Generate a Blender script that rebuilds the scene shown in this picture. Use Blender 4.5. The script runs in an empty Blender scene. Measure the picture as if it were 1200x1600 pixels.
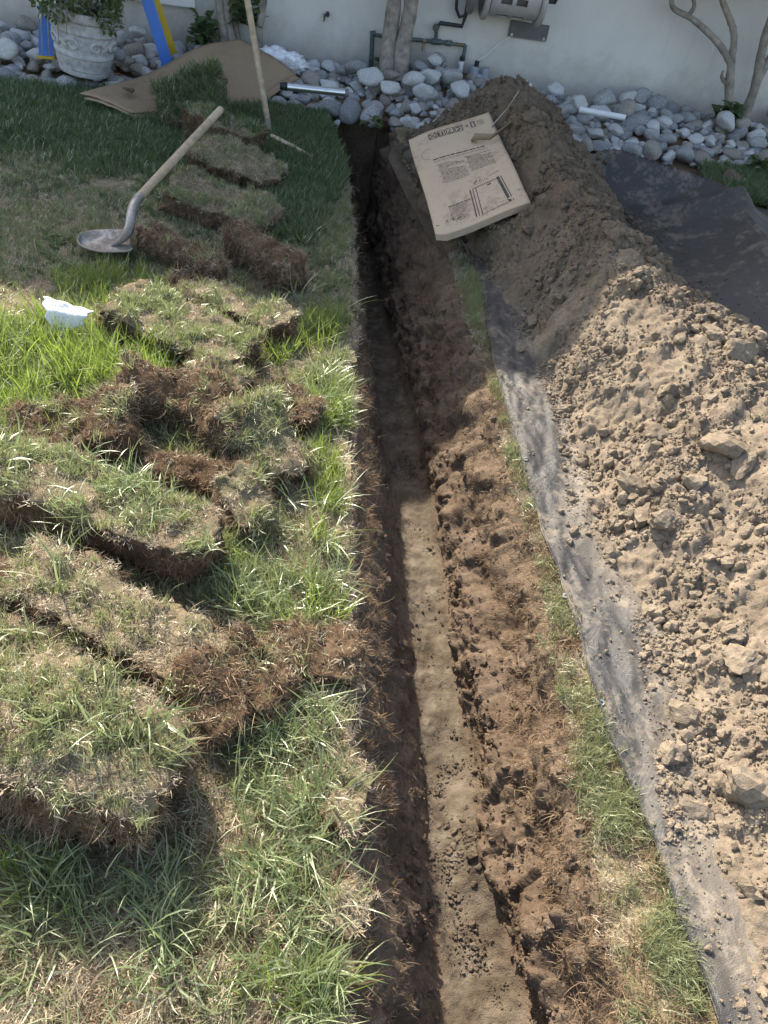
import bpy, bmesh, math, random
import numpy as np
from mathutils import Vector, Matrix, Euler

random.seed(7)
rng = np.random.default_rng(7)
SC = bpy.context.scene
COL = SC.collection
PI = math.pi

# ------------------------------------------------------------------ camera, sky, sun, exposure
F_PX, PITCH, ROLL, CAM_H = 1200.0, math.radians(43), math.radians(10), 1.65
_f = np.array([0, math.cos(PITCH), -math.sin(PITCH)])
_r = np.array([1.0, 0, 0])
_u = np.cross(_r, _f)
CR = _r * math.cos(ROLL) + _u * math.sin(ROLL)
CU = -_r * math.sin(ROLL) + _u * math.cos(ROLL)
CC = np.array([0, 0, CAM_H])
cam_d = bpy.data.cameras.new('camera')
cam_d.sensor_fit = 'VERTICAL'
cam_d.sensor_height = 36.0
cam_d.lens = 36.0 * F_PX / 1600.0
cam_d.clip_start = 0.02
cam_d.clip_end = 400
cam = bpy.data.objects.new('camera', cam_d)
COL.objects.link(cam)
m = Matrix.Identity(4)
for i in range(3):
    m[i][0], m[i][1], m[i][2], m[i][3] = CR[i], CU[i], -_f[i], CC[i]
cam.matrix_world = m
SC.camera = cam

SUN = np.array([-0.45, 0.62, 0.66]); SUN /= np.linalg.norm(SUN)
world = bpy.data.worlds.new('World'); SC.world = world
world.use_nodes = True
wn = world.node_tree.nodes; wl = world.node_tree.links
sky = wn.new('ShaderNodeTexSky'); sky.sky_type = 'NISHITA'; sky.sun_disc = False
sky.sun_elevation = math.asin(SUN[2]); sky.sun_rotation = math.atan2(SUN[0], SUN[1])
sky.air_density = 1.0; sky.dust_density = 2.0; sky.ozone_density = 1.0
bg = wn.get('Background') or wn.new('ShaderNodeBackground')
bg.inputs['Strength'].default_value = 0.15
wl.new(sky.outputs[0], bg.inputs['Color'])
sun_d = bpy.data.lights.new('sun', 'SUN'); sun_d.energy = 3.9; sun_d.angle = math.radians(0.6)
sun_d.color = (1.0, 0.965, 0.91)
sun = bpy.data.objects.new('sun', sun_d); COL.objects.link(sun)
sun.rotation_euler = Vector(SUN).to_track_quat('Z', 'Y').to_euler()
SC.view_settings.view_transform = 'Standard'
SC.view_settings.look = 'None'
SC.view_settings.gamma = 1.0
SC.view_settings.use_curve_mapping = False
SC.view_settings.exposure = 1.38
SC.view_settings.use_white_balance = True
SC.view_settings.white_balance_temperature = 7400
SC.view_settings.white_balance_tint = 10
SC.cycles.max_bounces = 8

# photograph pixel -> world point at a given height / depth / on the wall (camera above, metres)
def _ray(px, py):
    return _f * F_PX + CR * (px - 600) + CU * (800 - py)
def at(px, py, z=0.0):
    d = _ray(px, py); return CC + d * ((z - CAM_H) / d[2])
def aty(px, py, Y):
    d = _ray(px, py); return CC + d * (Y / d[1])
WA = math.radians(9.5)
W0 = np.array([-0.67, 6.55, 0.0]); WD = np.array([math.cos(WA), math.sin(WA), 0]); WN = np.array([math.sin(WA), -math.cos(WA), 0])
def atw(px, py, off=0.0):
    d = _ray(px, py); t = ((W0 + WN * off - CC) @ WN) / (d @ WN); return CC + d * t

# ------------------------------------------------------------------ noise
def _h(ix, iy, iz, s):
    h = (ix.astype(np.uint32) * np.uint32(374761393) + iy.astype(np.uint32) * np.uint32(668265263)
         + iz.astype(np.uint32) * np.uint32(2147483647) + np.uint32((s * 974711 + 12345) & 0xffffffff))
    h = (h ^ (h >> np.uint32(13))) * np.uint32(1274126177)
    h = (h ^ (h >> np.uint32(16))) * np.uint32(2246822519)
    return h ^ (h >> np.uint32(15))
def gnoise(P, s=0):
    P = np.asarray(P, float)
    I = np.floor(P).astype(np.int64); Fr = P - I
    U = Fr * Fr * Fr * (Fr * (Fr * 6 - 15) + 10)
    out = np.zeros(len(P))
    for dx in (0, 1):
        wx = U[:, 0] if dx else 1 - U[:, 0]
        for dy in (0, 1):
            wy = U[:, 1] if dy else 1 - U[:, 1]
            for dz in (0, 1):
                wz = U[:, 2] if dz else 1 - U[:, 2]
                h = _h(I[:, 0] + dx, I[:, 1] + dy, I[:, 2] + dz, s)
                gx = (h & np.uint32(1023)).astype(float) / 511.5 - 1
                gy = ((h >> np.uint32(10)) & np.uint32(1023)).astype(float) / 511.5 - 1
                gz = ((h >> np.uint32(20)) & np.uint32(1023)).astype(float) / 511.5 - 1
                out += wx * wy * wz * (gx * (Fr[:, 0] - dx) + gy * (Fr[:, 1] - dy) + gz * (Fr[:, 2] - dz))
    return out * 1.3
def fbm(P, octv=4, s=0, lac=2.03, gain=0.5, mode=0):
    P = np.asarray(P, float); a = 1.0; o = np.zeros(len(P)); k = 1.0
    for i in range(octv):
        n = gnoise(P * k, s + i * 17)
        if mode == 1: n = np.abs(n) * 2 - 0.45      # billow
        if mode == 2: n = 0.5 - np.abs(n) * 2        # ridge
        o += a * n; a *= gain; k *= lac
    return o
def worley(P, s=0):
    P = np.asarray(P, float); I = np.floor(P).astype(np.int64); best = np.full(len(P), 9.0); cid = np.zeros(len(P))
    for dx in (-1, 0, 1):
        for dy in (-1, 0, 1):
            for dz in (-1, 0, 1):
                h = _h(I[:, 0] + dx, I[:, 1] + dy, I[:, 2] + dz, s)
                c = np.stack([I[:, 0] + dx + (h & np.uint32(1023)).astype(float) / 1023,
                              I[:, 1] + dy + ((h >> np.uint32(10)) & np.uint32(1023)).astype(float) / 1023,
                              I[:, 2] + dz + ((h >> np.uint32(20)) & np.uint32(1023)).astype(float) / 1023], 1)
                d = ((P - c) ** 2).sum(1); k = d < best
                best[k] = d[k]; cid[k] = (h[k] % np.uint32(997)).astype(float) / 997
    return np.sqrt(best), cid
def xy3(x, y, z=0.0):
    return np.stack([np.ravel(x), np.ravel(y), np.broadcast_to(z, np.shape(np.ravel(x)))], 1)
def sst(a, b, x):
    t = np.clip((x - a) / (b - a), 0, 1); return t * t * (3 - 2 * t)

# ------------------------------------------------------------------ mesh helpers
def mesh_np(name, V, Q, mats, parent=None, smooth=True, fmat=None, attrs=None, link=True, T=None):
    """Q: (n,4) quads; T: (m,3) triangles."""
    V = np.asarray(V, np.float32)
    me = bpy.data.meshes.new(name)
    Q = np.zeros((0, 4), int) if Q is None else np.asarray(Q, int)
    T = np.zeros((0, 3), int) if T is None else np.asarray(T, int)
    me.vertices.add(len(V)); me.vertices.foreach_set('co', V.ravel())
    nl = Q.size + T.size
    me.loops.add(nl); me.loops.foreach_set('vertex_index', np.concatenate([Q.ravel(), T.ravel()]).astype(np.int32))
    ls = np.concatenate([np.arange(len(Q)) * 4, Q.size + np.arange(len(T)) * 3]).astype(np.int32)
    me.polygons.add(len(ls)); me.polygons.foreach_set('loop_start', ls)
    me.polygons.foreach_set('use_smooth', np.full(len(ls), smooth))
    for mt in (mats if isinstance(mats, (list, tuple)) else [mats]): me.materials.append(mt)
    if fmat is not None: me.polygons.foreach_set('material_index', np.asarray(fmat, np.int32))
    for k, a in (attrs or {}).items():
        at_ = me.attributes.new(k, 'FLOAT', 'POINT'); at_.data.foreach_set('value', np.asarray(a, np.float32))
    me.update(calc_edges=True); me.validate()
    o = bpy.data.objects.new(name, me)
    if link: COL.objects.link(o)
    if parent is not None: o.parent = parent
    return o
class MB:
    """collects simple solids into ONE mesh"""
    def __init__(s): s.V = []; s.F = []
    def add(s, V, F):
        b = len(s.V); s.V += [tuple(v) for v in V]; s.F += [tuple(i + b for i in f) for f in F]; return s
    def box(s, c, size, rot=None):
        R = rot.to_3x3() if rot is not None else Matrix.Identity(3)
        V = [Vector(c) + R @ Vector((x * size[0] / 2, y * size[1] / 2, z * size[2] / 2)) for x in (-1, 1) for y in (-1, 1) for z in (-1, 1)]
        return s.add(V, [(0, 1, 3, 2), (4, 6, 7, 5), (0, 4, 5, 1), (2, 3, 7, 6), (0, 2, 6, 4), (1, 5, 7, 3)])
    def tube(s, pts, r, n=10, caps=True, flat=1.0):
        pts = [Vector(p) for p in pts]; rs = r if isinstance(r, (list, tuple)) else [r] * len(pts)
        V = []; F = []; up = None
        for i, p in enumerate(pts):
            t = (pts[min(i + 1, len(pts) - 1)] - pts[max(i - 1, 0)]).normalized()
            if up is None: up = Vector((0, 0, 1)) if abs(t.z) < .9 else Vector((1, 0, 0))
            a = t.cross(up).normalized(); b = a.cross(t).normalized(); up = b
            for k in range(n):
                w = 2 * PI * k / n; V.append(p + (a * math.cos(w) + b * math.sin(w) * flat) * rs[i])
        for i in range(len(pts) - 1):
            for k in range(n):
                k2 = (k + 1) % n; F.append((i * n + k, i * n + k2, (i + 1) * n + k2, (i + 1) * n + k))
        if caps: F.append(tuple(range(n))[::-1]); F.append(tuple((len(pts) - 1) * n + k for k in range(n)))
        return s.add(V, F)
    def lathe(s, prof, c, n=40, axis=None, close=False):
        R = Matrix.Identity(3) if axis is None else Vector((0, 0, 1)).rotation_difference(Vector(axis)).to_matrix()
        V = []; F = []
        for r, z in prof:
            for k in range(n):
                w = 2 * PI * k / n; V.append(Vector(c) + R @ Vector((r * math.cos(w), r * math.sin(w), z)))
        for i in range(len(prof) - 1):
            for k in range(n):
                k2 = (k + 1) % n; F.append((i * n + k, i * n + k2, (i + 1) * n + k2, (i + 1) * n + k))
        if close: F.append(tuple((len(prof) - 1) * n + k for k in range(n))); F.append(tuple(range(n))[::-1])
        return s.add(V, F)
    def build(s, name, mat, parent=None, smooth=False, bevel=0.0, auto=True):
        me = bpy.data.meshes.new(name); me.from_pydata(s.V, [], s.F)
        bm = bmesh.new(); bm.from_mesh(me); bmesh.ops.recalc_face_normals(bm, faces=bm.faces)
        if bevel: bmesh.ops.bevel(bm, geom=bm.edges[:], offset=bevel, segments=2, affect='EDGES', clamp_overlap=True)
        bm.to_mesh(me); bm.free()
        me.materials.append(mat)
        if smooth:
            me.polygons.foreach_set('use_smooth', [True] * len(me.polygons))
            if auto: me.set_sharp_from_angle(angle=math.radians(40))
        o = bpy.data.objects.new(name, me); COL.objects.link(o)
        if parent is not None: o.parent = parent
        return o
def empty(name, loc=(0, 0, 0), rot=(0, 0, 0)):
    o = bpy.data.objects.new(name, None); COL.objects.link(o); o.location = loc; o.rotation_euler = rot; o.empty_display_size = .05
    return o
def tag(o, label=None, cat=None, group=None, kind=None):
    if label: o['label'] = label
    if cat: o['category'] = cat
    if group: o['group'] = group
    if kind: o['kind'] = kind
    return o
def grid_quads(nr, nc):
    i = np.arange(nr - 1)[:, None] * nc + np.arange(nc - 1)[None, :]
    return np.stack([i, i + 1, i + nc + 1, i + nc], -1).reshape(-1, 4)
def interp(tab, x):
    t = np.asarray(tab, float); o = np.argsort(t[:, 0]); return np.interp(x, t[o, 0], t[o, 1])

# ------------------------------------------------------------------ materials
class NT:
    def __init__(s, name):
        s.m = bpy.data.materials.new(name); s.m.use_nodes = True; s.t = s.m.node_tree; s.n = s.t.nodes; s.n.clear()
        s.out = s.new('ShaderNodeOutputMaterial')
    def new(s, k, **kw):
        x = s.n.new(k)
        for a, b in kw.items(): setattr(x, a, b)
        return x
    def link(s, a, b): s.t.links.new(a, b)
    def pos(s): return s.new('ShaderNodeNewGeometry').outputs['Position']
    def obj(s): return s.new('ShaderNodeTexCoord').outputs['Object']
    def noise(s, vec, scale, detail=4, rough=.55, dist=0.0, out='Fac'):
        x = s.new('ShaderNodeTexNoise'); x.inputs['Scale'].default_value = scale; x.inputs['Detail'].default_value = detail
        x.inputs['Roughness'].default_value = rough; x.inputs['Distortion'].default_value = dist
        s.link(vec, x.inputs['Vector']); return x.outputs[out]
    def voro(s, vec, scale, feature='F1', out='Distance'):
        x = s.new('ShaderNodeTexVoronoi', feature=feature); x.inputs['Scale'].default_value = scale; s.link(vec, x.inputs['Vector']); return x.outputs[out]
    def ramp(s, fac, stops):
        x = s.new('ShaderNodeValToRGB'); e = x.color_ramp.elements
        while len(e) < len(stops): e.new(.5)
        for i, (p, c) in enumerate(stops):
            e[i].position = p; e[i].color = (*c, 1) if isinstance(c, (tuple, list)) else (c, c, c, 1)
        s.link(fac, x.inputs['Fac']); return x.outputs['Color']
    def mix(s, fac, a, b, mode='MIX'):
        x = s.new('ShaderNodeMix', data_type='RGBA', blend_type=mode)
        for v, i in ((fac, 0), (a, 6), (b, 7)):
            if isinstance(v, (int, float)): x.inputs[i].default_value = v
            elif isinstance(v, (tuple, list)): x.inputs[i].default_value = (*v, 1)
            else: s.link(v, x.inputs[i])
        return x.outputs[2]
    def math(s, op, a, b=0.0, clamp=False):
        x = s.new('ShaderNodeMath', operation=op, use_clamp=clamp)
        for v, i in ((a, 0), (b, 1)):
            if isinstance(v, (int, float)): x.inputs[i].default_value = v
            else: s.link(v, x.inputs[i])
        return x.outputs[0]
    def attr(s, name, kind='GEOMETRY'):
        return s.new('ShaderNodeAttribute', attribute_name=name, attribute_type=kind).outputs['Fac']
    def rand(s): return s.new('ShaderNodeObjectInfo').outputs['Random']
    def bump(s, h, strength, dist, nrm=None):
        x = s.new('ShaderNodeBump'); x.inputs['Strength'].default_value = strength; x.inputs['Distance'].default_value = dist
        s.link(h, x.inputs['Height'])
        if nrm is not None: s.link(nrm, x.inputs['Normal'])
        return x.outputs['Normal']
    def pbr(s, color, rough=.8, metal=0.0, nrm=None, spec=.5):
        p = s.new('ShaderNodeBsdfPrincipled')
        for v, k in ((color, 'Base Color'), (rough, 'Roughness'), (metal, 'Metallic'), (spec, 'Specular IOR Level')):
            if isinstance(v, (int, float)): p.inputs[k].default_value = v
            elif isinstance(v, (tuple, list)): p.inputs[k].default_value = (*v, 1)
            else: s.link(v, p.inputs[k])
        if nrm is not None: s.link(nrm, p.inputs['Normal'])
        s.link(p.outputs[0], s.out.inputs['Surface']); return p

def soil_mat(name, dark, mid, pale, fine=260, bump=.5, extra=None):
    t = NT(name); p = t.pos()
    a = t.noise(p, 9, 6, .62); b = t.noise(p, 70, 5, .65); c = t.noise(p, fine, 3, .6)
    f = t.math('ADD', t.math('MULTIPLY', a, .5), t.math('MULTIPLY', b, .5))
    col = t.ramp(f, [(.34, dark), (.5, mid), (.66, pale)])
    col = t.mix(t.ramp(c, [(.35, 1.0), (.62, 0.0)]), col, t.mix(.45, col, dark))
    if extra: col = extra(t, p, col)
    h = t.math('ADD', t.math('MULTIPLY', b, 1.0), t.math('MULTIPLY', c, .55))
    n = t.bump(h, bump, .012)
    t.pbr(col, .95, 0, n, .15); return t.m
def _shade_damp_extra(t, p, col):
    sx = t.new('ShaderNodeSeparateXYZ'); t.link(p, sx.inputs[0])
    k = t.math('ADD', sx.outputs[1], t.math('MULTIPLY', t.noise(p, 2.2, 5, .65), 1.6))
    w = t.ramp(t.math('MULTIPLY', t.math('SUBTRACT', k, 2.9), .5, True), [(.25, 0.0), (.75, .75)])  # deepens the shade over the far end of the heap, in the soil colour
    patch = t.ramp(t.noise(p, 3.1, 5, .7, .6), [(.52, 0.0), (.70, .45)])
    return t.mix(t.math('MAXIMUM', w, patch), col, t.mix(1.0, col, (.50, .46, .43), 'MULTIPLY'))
M_heap = soil_mat('heap_soil', (.135, .105, .077), (.235, .19, .142), (.335, .278, .213), extra=_shade_damp_extra)
M_clod = soil_mat('clod_soil', (.15, .117, .085), (.25, .203, .152), (.35, .292, .224), 330, extra=_shade_damp_extra)
def _ground_extra(t, p, col):
    k = t.attr('turf')
    th = t.ramp(t.noise(p, 120, 4, .7, 1.0), [(.3, (.11, .08, .05)), (.5, (.27, .21, .14)), (.7, (.42, .34, .24))])
    g = t.ramp(t.noise(p, 6, 4, .6), [(.42, 0.0), (.62, .6)])
    th = t.mix(g, th, (.07, .10, .03))
    return t.mix(k, col, th)
M_ground = soil_mat('turf_soil', (.12, .075, .045), (.21, .135, .085), (.30, .21, .14), extra=_ground_extra)
def _trench_extra(t, p, col):
    fl = t.attr('floor'); root = t.attr('rootzone')
    damp = t.ramp(t.noise(p, 14, 5, .6), [(.35, (.085, .066, .048)), (.55, (.145, .118, .088)), (.72, (.21, .178, .138))])
    col = t.mix(fl, col, damp)
    rc = t.ramp(t.noise(p, 160, 4, .7, .6), [(.3, (.065, .046, .031)), (.55, (.165, .120, .083)), (.72, (.265, .205, .148))])
    col = t.mix(t.ramp(t.noise(p, 2.6, 5, .65, .5), [(.42, .0), (.62, .6)]), col, t.mix(1.0, col, (.62, .56, .52), 'MULTIPLY'))
    return t.mix(root, col, rc)
M_trench = soil_mat('trench_soil', (.088, .062, .043), (.152, .112, .080), (.225, .172, .128), extra=_trench_extra, bump=.6)
M_sodside = soil_mat('sod_soil', (.06, .038, .023), (.15, .098, .060), (.25, .172, .112), 380, .9)
def _thatch_extra(t, p, col):
    return t.mix(t.ramp(t.noise(p, 9, 4, .6), [(.45, 0.0), (.65, .55)]), col, (.07, .09, .03))
M_sodtop = soil_mat('sod_thatch', (.12, .088, .055), (.29, .23, .155), (.44, .36, .26), 420, .8, extra=_thatch_extra)

def blade_mat(name, base, tip, alt, trans, sheen=.35, tw=.5):
    """blade colour runs from base to tip; 'along' and 'shade' are per-vertex, Random per tuft"""
    t = NT(name)
    al = t.attr('along'); sh = t.attr('shade'); r = t.rand()
    c = t.mix(al, base, tip)
    c = t.mix(t.math('MULTIPLY', t.math('ADD', sh, r), .5), c, alt)
    d = t.new('ShaderNodeBsdfDiffuse'); t.link(c, d.inputs['Color'])
    tr = t.new('ShaderNodeBsdfTranslucent'); t.link(t.mix(.5, c, trans), tr.inputs['Color'])
    mx = t.new('ShaderNodeMixShader'); mx.inputs[0].default_value = tw
    t.link(d.outputs[0], mx.inputs[1]); t.link(tr.outputs[0], mx.inputs[2])
    gl = t.new('ShaderNodeBsdfGlossy'); gl.inputs['Roughness'].default_value = .5; gl.inputs['Color'].default_value = (.9, .95, .85, 1)
    fr = t.new('ShaderNodeFresnel'); fr.inputs['IOR'].default_value = 1.4
    m2 = t.new('ShaderNodeMixShader'); t.link(t.math('MULTIPLY', fr.outputs[0], sheen), m2.inputs[0])
    t.link(mx.outputs[0], m2.inputs[1]); t.link(gl.outputs[0], m2.inputs[2])
    t.link(m2.outputs[0], t.out.inputs['Surface']); return t.m
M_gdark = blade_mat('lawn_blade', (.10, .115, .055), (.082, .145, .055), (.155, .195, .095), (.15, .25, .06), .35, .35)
M_gmid = blade_mat('turf_blade', (.30, .26, .16), (.16, .23, .085), (.36, .36, .22), (.28, .38, .10), .25, .45)
M_gpale = blade_mat('long_blade', (.26, .27, .15), (.20, .28, .11), (.31, .36, .21), (.30, .42, .12), .3, .45)
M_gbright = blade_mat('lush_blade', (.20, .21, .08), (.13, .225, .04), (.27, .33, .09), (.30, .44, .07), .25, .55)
M_thatch = blade_mat('straw', (.34, .26, .17), (.50, .405, .285), (.60, .53, .42), (.5, .4, .28), .1, .3)
M_root = blade_mat('root_fibre', (.12, .075, .044), (.23, .15, .092), (.36, .265, .18), (.3, .2, .12), .05, .2)

def simple(name, col, rough=.6, metal=0.0, var=.25, scale=12, bump=.15, bscale=90, spec=.5, dist=.004, vec='obj'):
    t = NT(name); p = t.obj() if vec == 'obj' else t.pos()
    a = t.noise(p, scale, 5, .6)
    c = t.mix(t.ramp(a, [(.3, 0.0), (.7, 1.0)]), tuple(x * (1 - var) for x in col), tuple(min(1, x * (1 + var)) for x in col))
    n = t.bump(t.noise(p, bscale, 4, .6), bump, dist)
    t.pbr(c, rough, metal, n, spec); return t.m
M_wall = None
def wall_mat():
    t = NT('stucco'); p = t.pos()
    a = t.noise(p, 1.3, 5, .6); b = t.noise(p, 60, 4, .7); st = t.noise(p, 5, 6, .65, .4)
    c = t.ramp(a, [(.3, (.575, .555, .525)), (.7, (.665, .645, .615))])
    c = t.mix(t.ramp(st, [(.55, 0.0), (.8, .35)]), c, (.50, .50, .49))
    sx = t.new('ShaderNodeSeparateXYZ'); t.link(p, sx.inputs[0])
    base = t.math('MULTIPLY', t.ramp(t.math('ADD', sx.outputs[2], t.math('MULTIPLY', t.math('SUBTRACT', t.noise(p, 7, 6, .7), .5), .5)), [(.10, 1.0), (.36, 0.0)]), .55)
    c = t.mix(base, c, (.30, .26, .21))
    stv = t.new('ShaderNodeMapping'); stv.inputs['Scale'].default_value = (14, 14, .8); t.link(p, stv.inputs['Vector'])
    c = t.mix(t.ramp(t.noise(stv.outputs[0], 1.0, 4, .6), [(.56, 0.0), (.75, .28)]), c, (.42, .40, .37))
    n = t.bump(t.math('ADD', b, t.noise(p, 14, 5, .6)), .5, .008)
    t.pbr(c, .92, 0, n, .2); return t.m
M_wall = wall_mat()
def stone_mat(name, a, b, c, speck):
    t = NT(name); p = t.obj(); q = t.new('ShaderNodeVectorMath', operation='ADD'); t.link(p, q.inputs[0])
    r = t.rand(); cb = t.new('ShaderNodeCombineXYZ'); t.link(t.math('MULTIPLY', r, 30.0), cb.inputs[0]); t.link(cb.outputs[0], q.inputs[1]); v = q.outputs[0]
    n1 = t.noise(v, 9, 6, .65, .8); n2 = t.noise(v, 70, 3, .7); n3 = t.noise(v, 22, 5, .6, 2.5)
    col = t.ramp(n1, [(.33, a), (.5, b), (.68, c)])
    col = t.mix(t.ramp(n2, [(.5, 0.0), (.6, speck)]), col, (.09, .09, .09))
    col = t.mix(t.ramp(n3, [(.58, 0.0), (.68, .5)]), col, (.62, .62, .60))
    col = t.mix(t.math('MULTIPLY', r, .55), col, t.mix(.75, col, a))
    t.pbr(col, .82, 0, t.bump(t.math('ADD', n2, n1), .35, .01), .3); return t.m
M_stone = [stone_mat('stone_speckled', (.24, .24, .245), (.44, .44, .44), (.64, .64, .63), .85),
           stone_mat('stone_pale', (.40, .395, .39), (.60, .60, .59), (.78, .78, .77), .35),
           stone_mat('stone_slate', (.17, .172, .18), (.33, .335, .345), (.50, .50, .50), .5),
           stone_mat('stone_tan', (.22, .195, .165), (.37, .335, .295), (.52, .49, .45), .5)]
M_bark = simple('bark', (.27, .235, .20), .9, 0, .4, 18, .6, 60, .2, .01)
M_wood = simple('handle_wood', (.50, .40, .28), .6, 0, .2, 14, .2, 120, .3)
M_woodold = simple('weathered_wood', (.42, .33, .23), .8, 0, .25, 30, .3, 120, .2)
M_steel = simple('shovel_steel', (.30, .29, .28), .42, .85, .35, 25, .2, 80)
def muddy_steel():
    t = NT('muddy_steel'); p = t.obj(); a = t.noise(p, 14, 6, .65, .5); b = t.noise(p, 90, 4, .7)
    k = t.ramp(t.math('ADD', t.math('MULTIPLY', a, .7), t.math('MULTIPLY', b, .3)), [(.44, 0.0), (.58, .9)])
    c = t.mix(k, (.34, .34, .34), (.24, .19, .14))
    t.pbr(c, t.math('ADD', .4, t.math('MULTIPLY', k, .5)), t.math('SUBTRACT', .85, t.math('MULTIPLY', k, .85)), t.bump(t.math('ADD', k, b), .3, .004)); return t.m
M_steel = muddy_steel()
M_galv = simple('galvanised', (.62, .64, .66), .3, .9, .1, 30, .05, 60)
M_copper = simple('weathered_copper', (.085, .115, .115), .6, .3, .5, 40, .3, 120)
M_brass = simple('brass', (.20, .16, .10), .45, .8, .3, 40, .1, 60)
M_black = simple('black_rubber', (.018, .018, .02), .5, 0, .2, 30, .1, 90)
M_pvc = simple('white_pvc', (.72, .74, .76), .4, 0, .06, 20, .05, 60)
M_greypvc = simple('grey_pvc', (.32, .35, .40), .5, 0, .1, 20, .05, 60)
M_reel = simple('hose_reel_plastic', (.36, .34, .32), .5, 0, .12, 14, .05, 60)
M_reeld = simple('hose_reel_dark', (.17, .16, .15), .55, 0, .15, 14, .05, 60)
M_plaque = simple('grey_plate', (.11, .115, .12), .55, .3, .25, 20, .2, 120)
M_blue = simple('ladder_blue', (.055, .20, .62), .45, 0, .07, 12, .05, 200)
M_yellow = simple('ladder_yellow', (.62, .40, .03), .45, 0, .12, 12, .05, 200)
M_white = simple('white_paint', (.66, .66, .63), .6, 0, .06, 6, .1, 90)
M_potm = simple('pot_resin', (.44, .44, .45), .75, 0, .28, 35, .35, 160, .3)
M_card = simple('cardboard', (.235, .17, .118), .8, 0, .12, 5, .1, 40, .25)
M_kraft = simple('kraft_paper', (.50, .365, .255), .75, 0, .08, 7, .15, 26, .25)
def kraft_mat(name, col, thr):
    t = NT(name); p = t.obj(); n1 = t.noise(p, 6, 6, .65, .5); n2 = t.noise(p, 38, 5, .7)
    c = t.mix(n1, tuple(x * .86 for x in col), tuple(x * 1.1 for x in col))
    d = t.math('ADD', t.math('MULTIPLY', t.noise(p, 4.5, 5, .65), .65), t.math('MULTIPLY', n2, .35))
    c = t.mix(t.ramp(d, [(thr, 0.0), (thr + .16, .7)]), c, (.17, .125, .085))
    vr = t.voro(p, 9, 'DISTANCE_TO_EDGE'); cr = t.ramp(vr, [(0, 1.0), (.05, 0.0)])
    h = t.math('ADD', t.math('MULTIPLY', t.noise(p, 12, 4, .6, 1.0), .8), t.math('MULTIPLY', cr, .25))
    t.pbr(c, .78, 0, t.bump(h, .35, .012), .25); return t.m
M_kraft = kraft_mat('kraft_paper', (.50, .382, .268), .52)
M_card = kraft_mat('cardboard', (.31, .222, .145), .53)
M_print = simple('black_print', (.085, .072, .062), .8, 0, .3, 40, .0, 60, .2)
M_faint = simple('faded_print', (.25, .19, .135), .8, 0, .25, 60, .0, 60, .2)
M_plastbag = simple('white_plastic_film', (.78, .80, .84), .35, 0, .05, 12, .3, 40)
M_fabpale = simple('pale_cloth_strip', (.48, .42, .36), .8, 0, .12, 20, .2, 90)
M_green = simple('green_tape', (.16, .42, .16), .6)
M_fibre = blade_mat('pale_fibre', (.26, .18, .11), (.42, .315, .21), (.50, .41, .30), (.4, .3, .2), .05, .25)
M_leafd = blade_mat('shrub_leaf', (.035, .07, .025), (.05, .10, .03), (.09, .14, .05), (.12, .22, .04), .4, .3)
M_leafo = blade_mat('olive_leaf', (.05, .075, .03), (.08, .12, .04), (.14, .17, .07), (.16, .24, .05), .4, .3)
M_mat = None
def fabric_mat():
    t = NT('woven_fabric'); p = t.pos()
    d = t.attr('dust')
    n1 = t.noise(p, 7, 6, .65, .6); n2 = t.noise(p, 45, 5, .7); n3 = t.noise(p, 2.2, 4, .6)
    wv = t.new('ShaderNodeTexWave', wave_type='BANDS', bands_direction='X'); wv.inputs['Scale'].default_value = 110; t.link(p, wv.inputs['Vector'])
    w2 = t.new('ShaderNodeTexWave', wave_type='BANDS', bands_direction='Y'); w2.inputs['Scale'].default_value = 110; t.link(p, w2.inputs['Vector'])
    col = t.mix(n3, (.026, .026, .027), (.048, .048, .049))
    dust = t.math('MULTIPLY', t.math('ADD', d, t.ramp(t.math('ADD', t.math('MULTIPLY', n1, .6), t.math('MULTIPLY', n2, .4)), [(.49, 0.0), (.60, .6)])), .85, True)
    col = t.mix(dust, col, (.30, .25, .19))
    cr = t.math('ABSOLUTE', t.math('SUBTRACT', t.noise(p, 11, 5, .6, 1.2), .5)); h = t.math('ADD', t.math('MULTIPLY', t.math('ADD', wv.outputs['Fac'], w2.outputs['Fac']), .12), t.math('ADD', t.math('MULTIPLY', n2, .5), t.math('MULTIPLY', cr, 3.0)))
    t.pbr(col, t.math('ADD', t.math('MULTIPLY', dust, .35), .42), 0, t.bump(h, .5, .006), .55); return t.m
M_mat = fabric_mat()
def glass_plastic():
    t = NT('frosted_plastic'); p = t.obj()
    b = t.bump(t.noise(p, 160, 3, .6), .8, .006)
    x = t.pbr((.86, .88, .90), .4, 0, b, .6); x.inputs['Transmission Weight'].default_value = .12; return t.m
M_clear = glass_plastic()

# ------------------------------------------------------------------ terrain shape functions
TL = [(-.7, .22), (.41, .09), (.75, .045), (1.07, .005), (1.48, -.065), (1.9, -.125), (2.28, -.18), (2.81, -.25), (3.51, -.36), (4.28, -.50), (4.85, -.64), (5.33, -.80), (5.6, -.86)]
TFL = [(-.7, .47), (.52, .33), (.95, .265), (1.24, .22), (1.6, .16), (2.02, .075), (2.57, -.04), (3.04, -.15), (3.74, -.31), (4.5, -.48), (5.29, -.70), (5.6, -.76)]
TFR = [(-.7, .70), (.55, .54), (.9, .435), (1.17, .375), (1.62, .29), (1.96, .24), (2.39, .175), (2.8, .09), (3.3, -.03), (4.0, -.18), (4.84, -.34), (5.6, -.5)]
TR = [(-.7, .76), (.4, .645), (.58, .625), (.77, .60), (1.08, .55), (1.38, .545), (1.75, .50), (2.08, .43), (2.62, .35), (3.09, .24), (3.71, .13), (4.57, -.10), (5.26, -.32), (5.6, -.4)]
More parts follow.
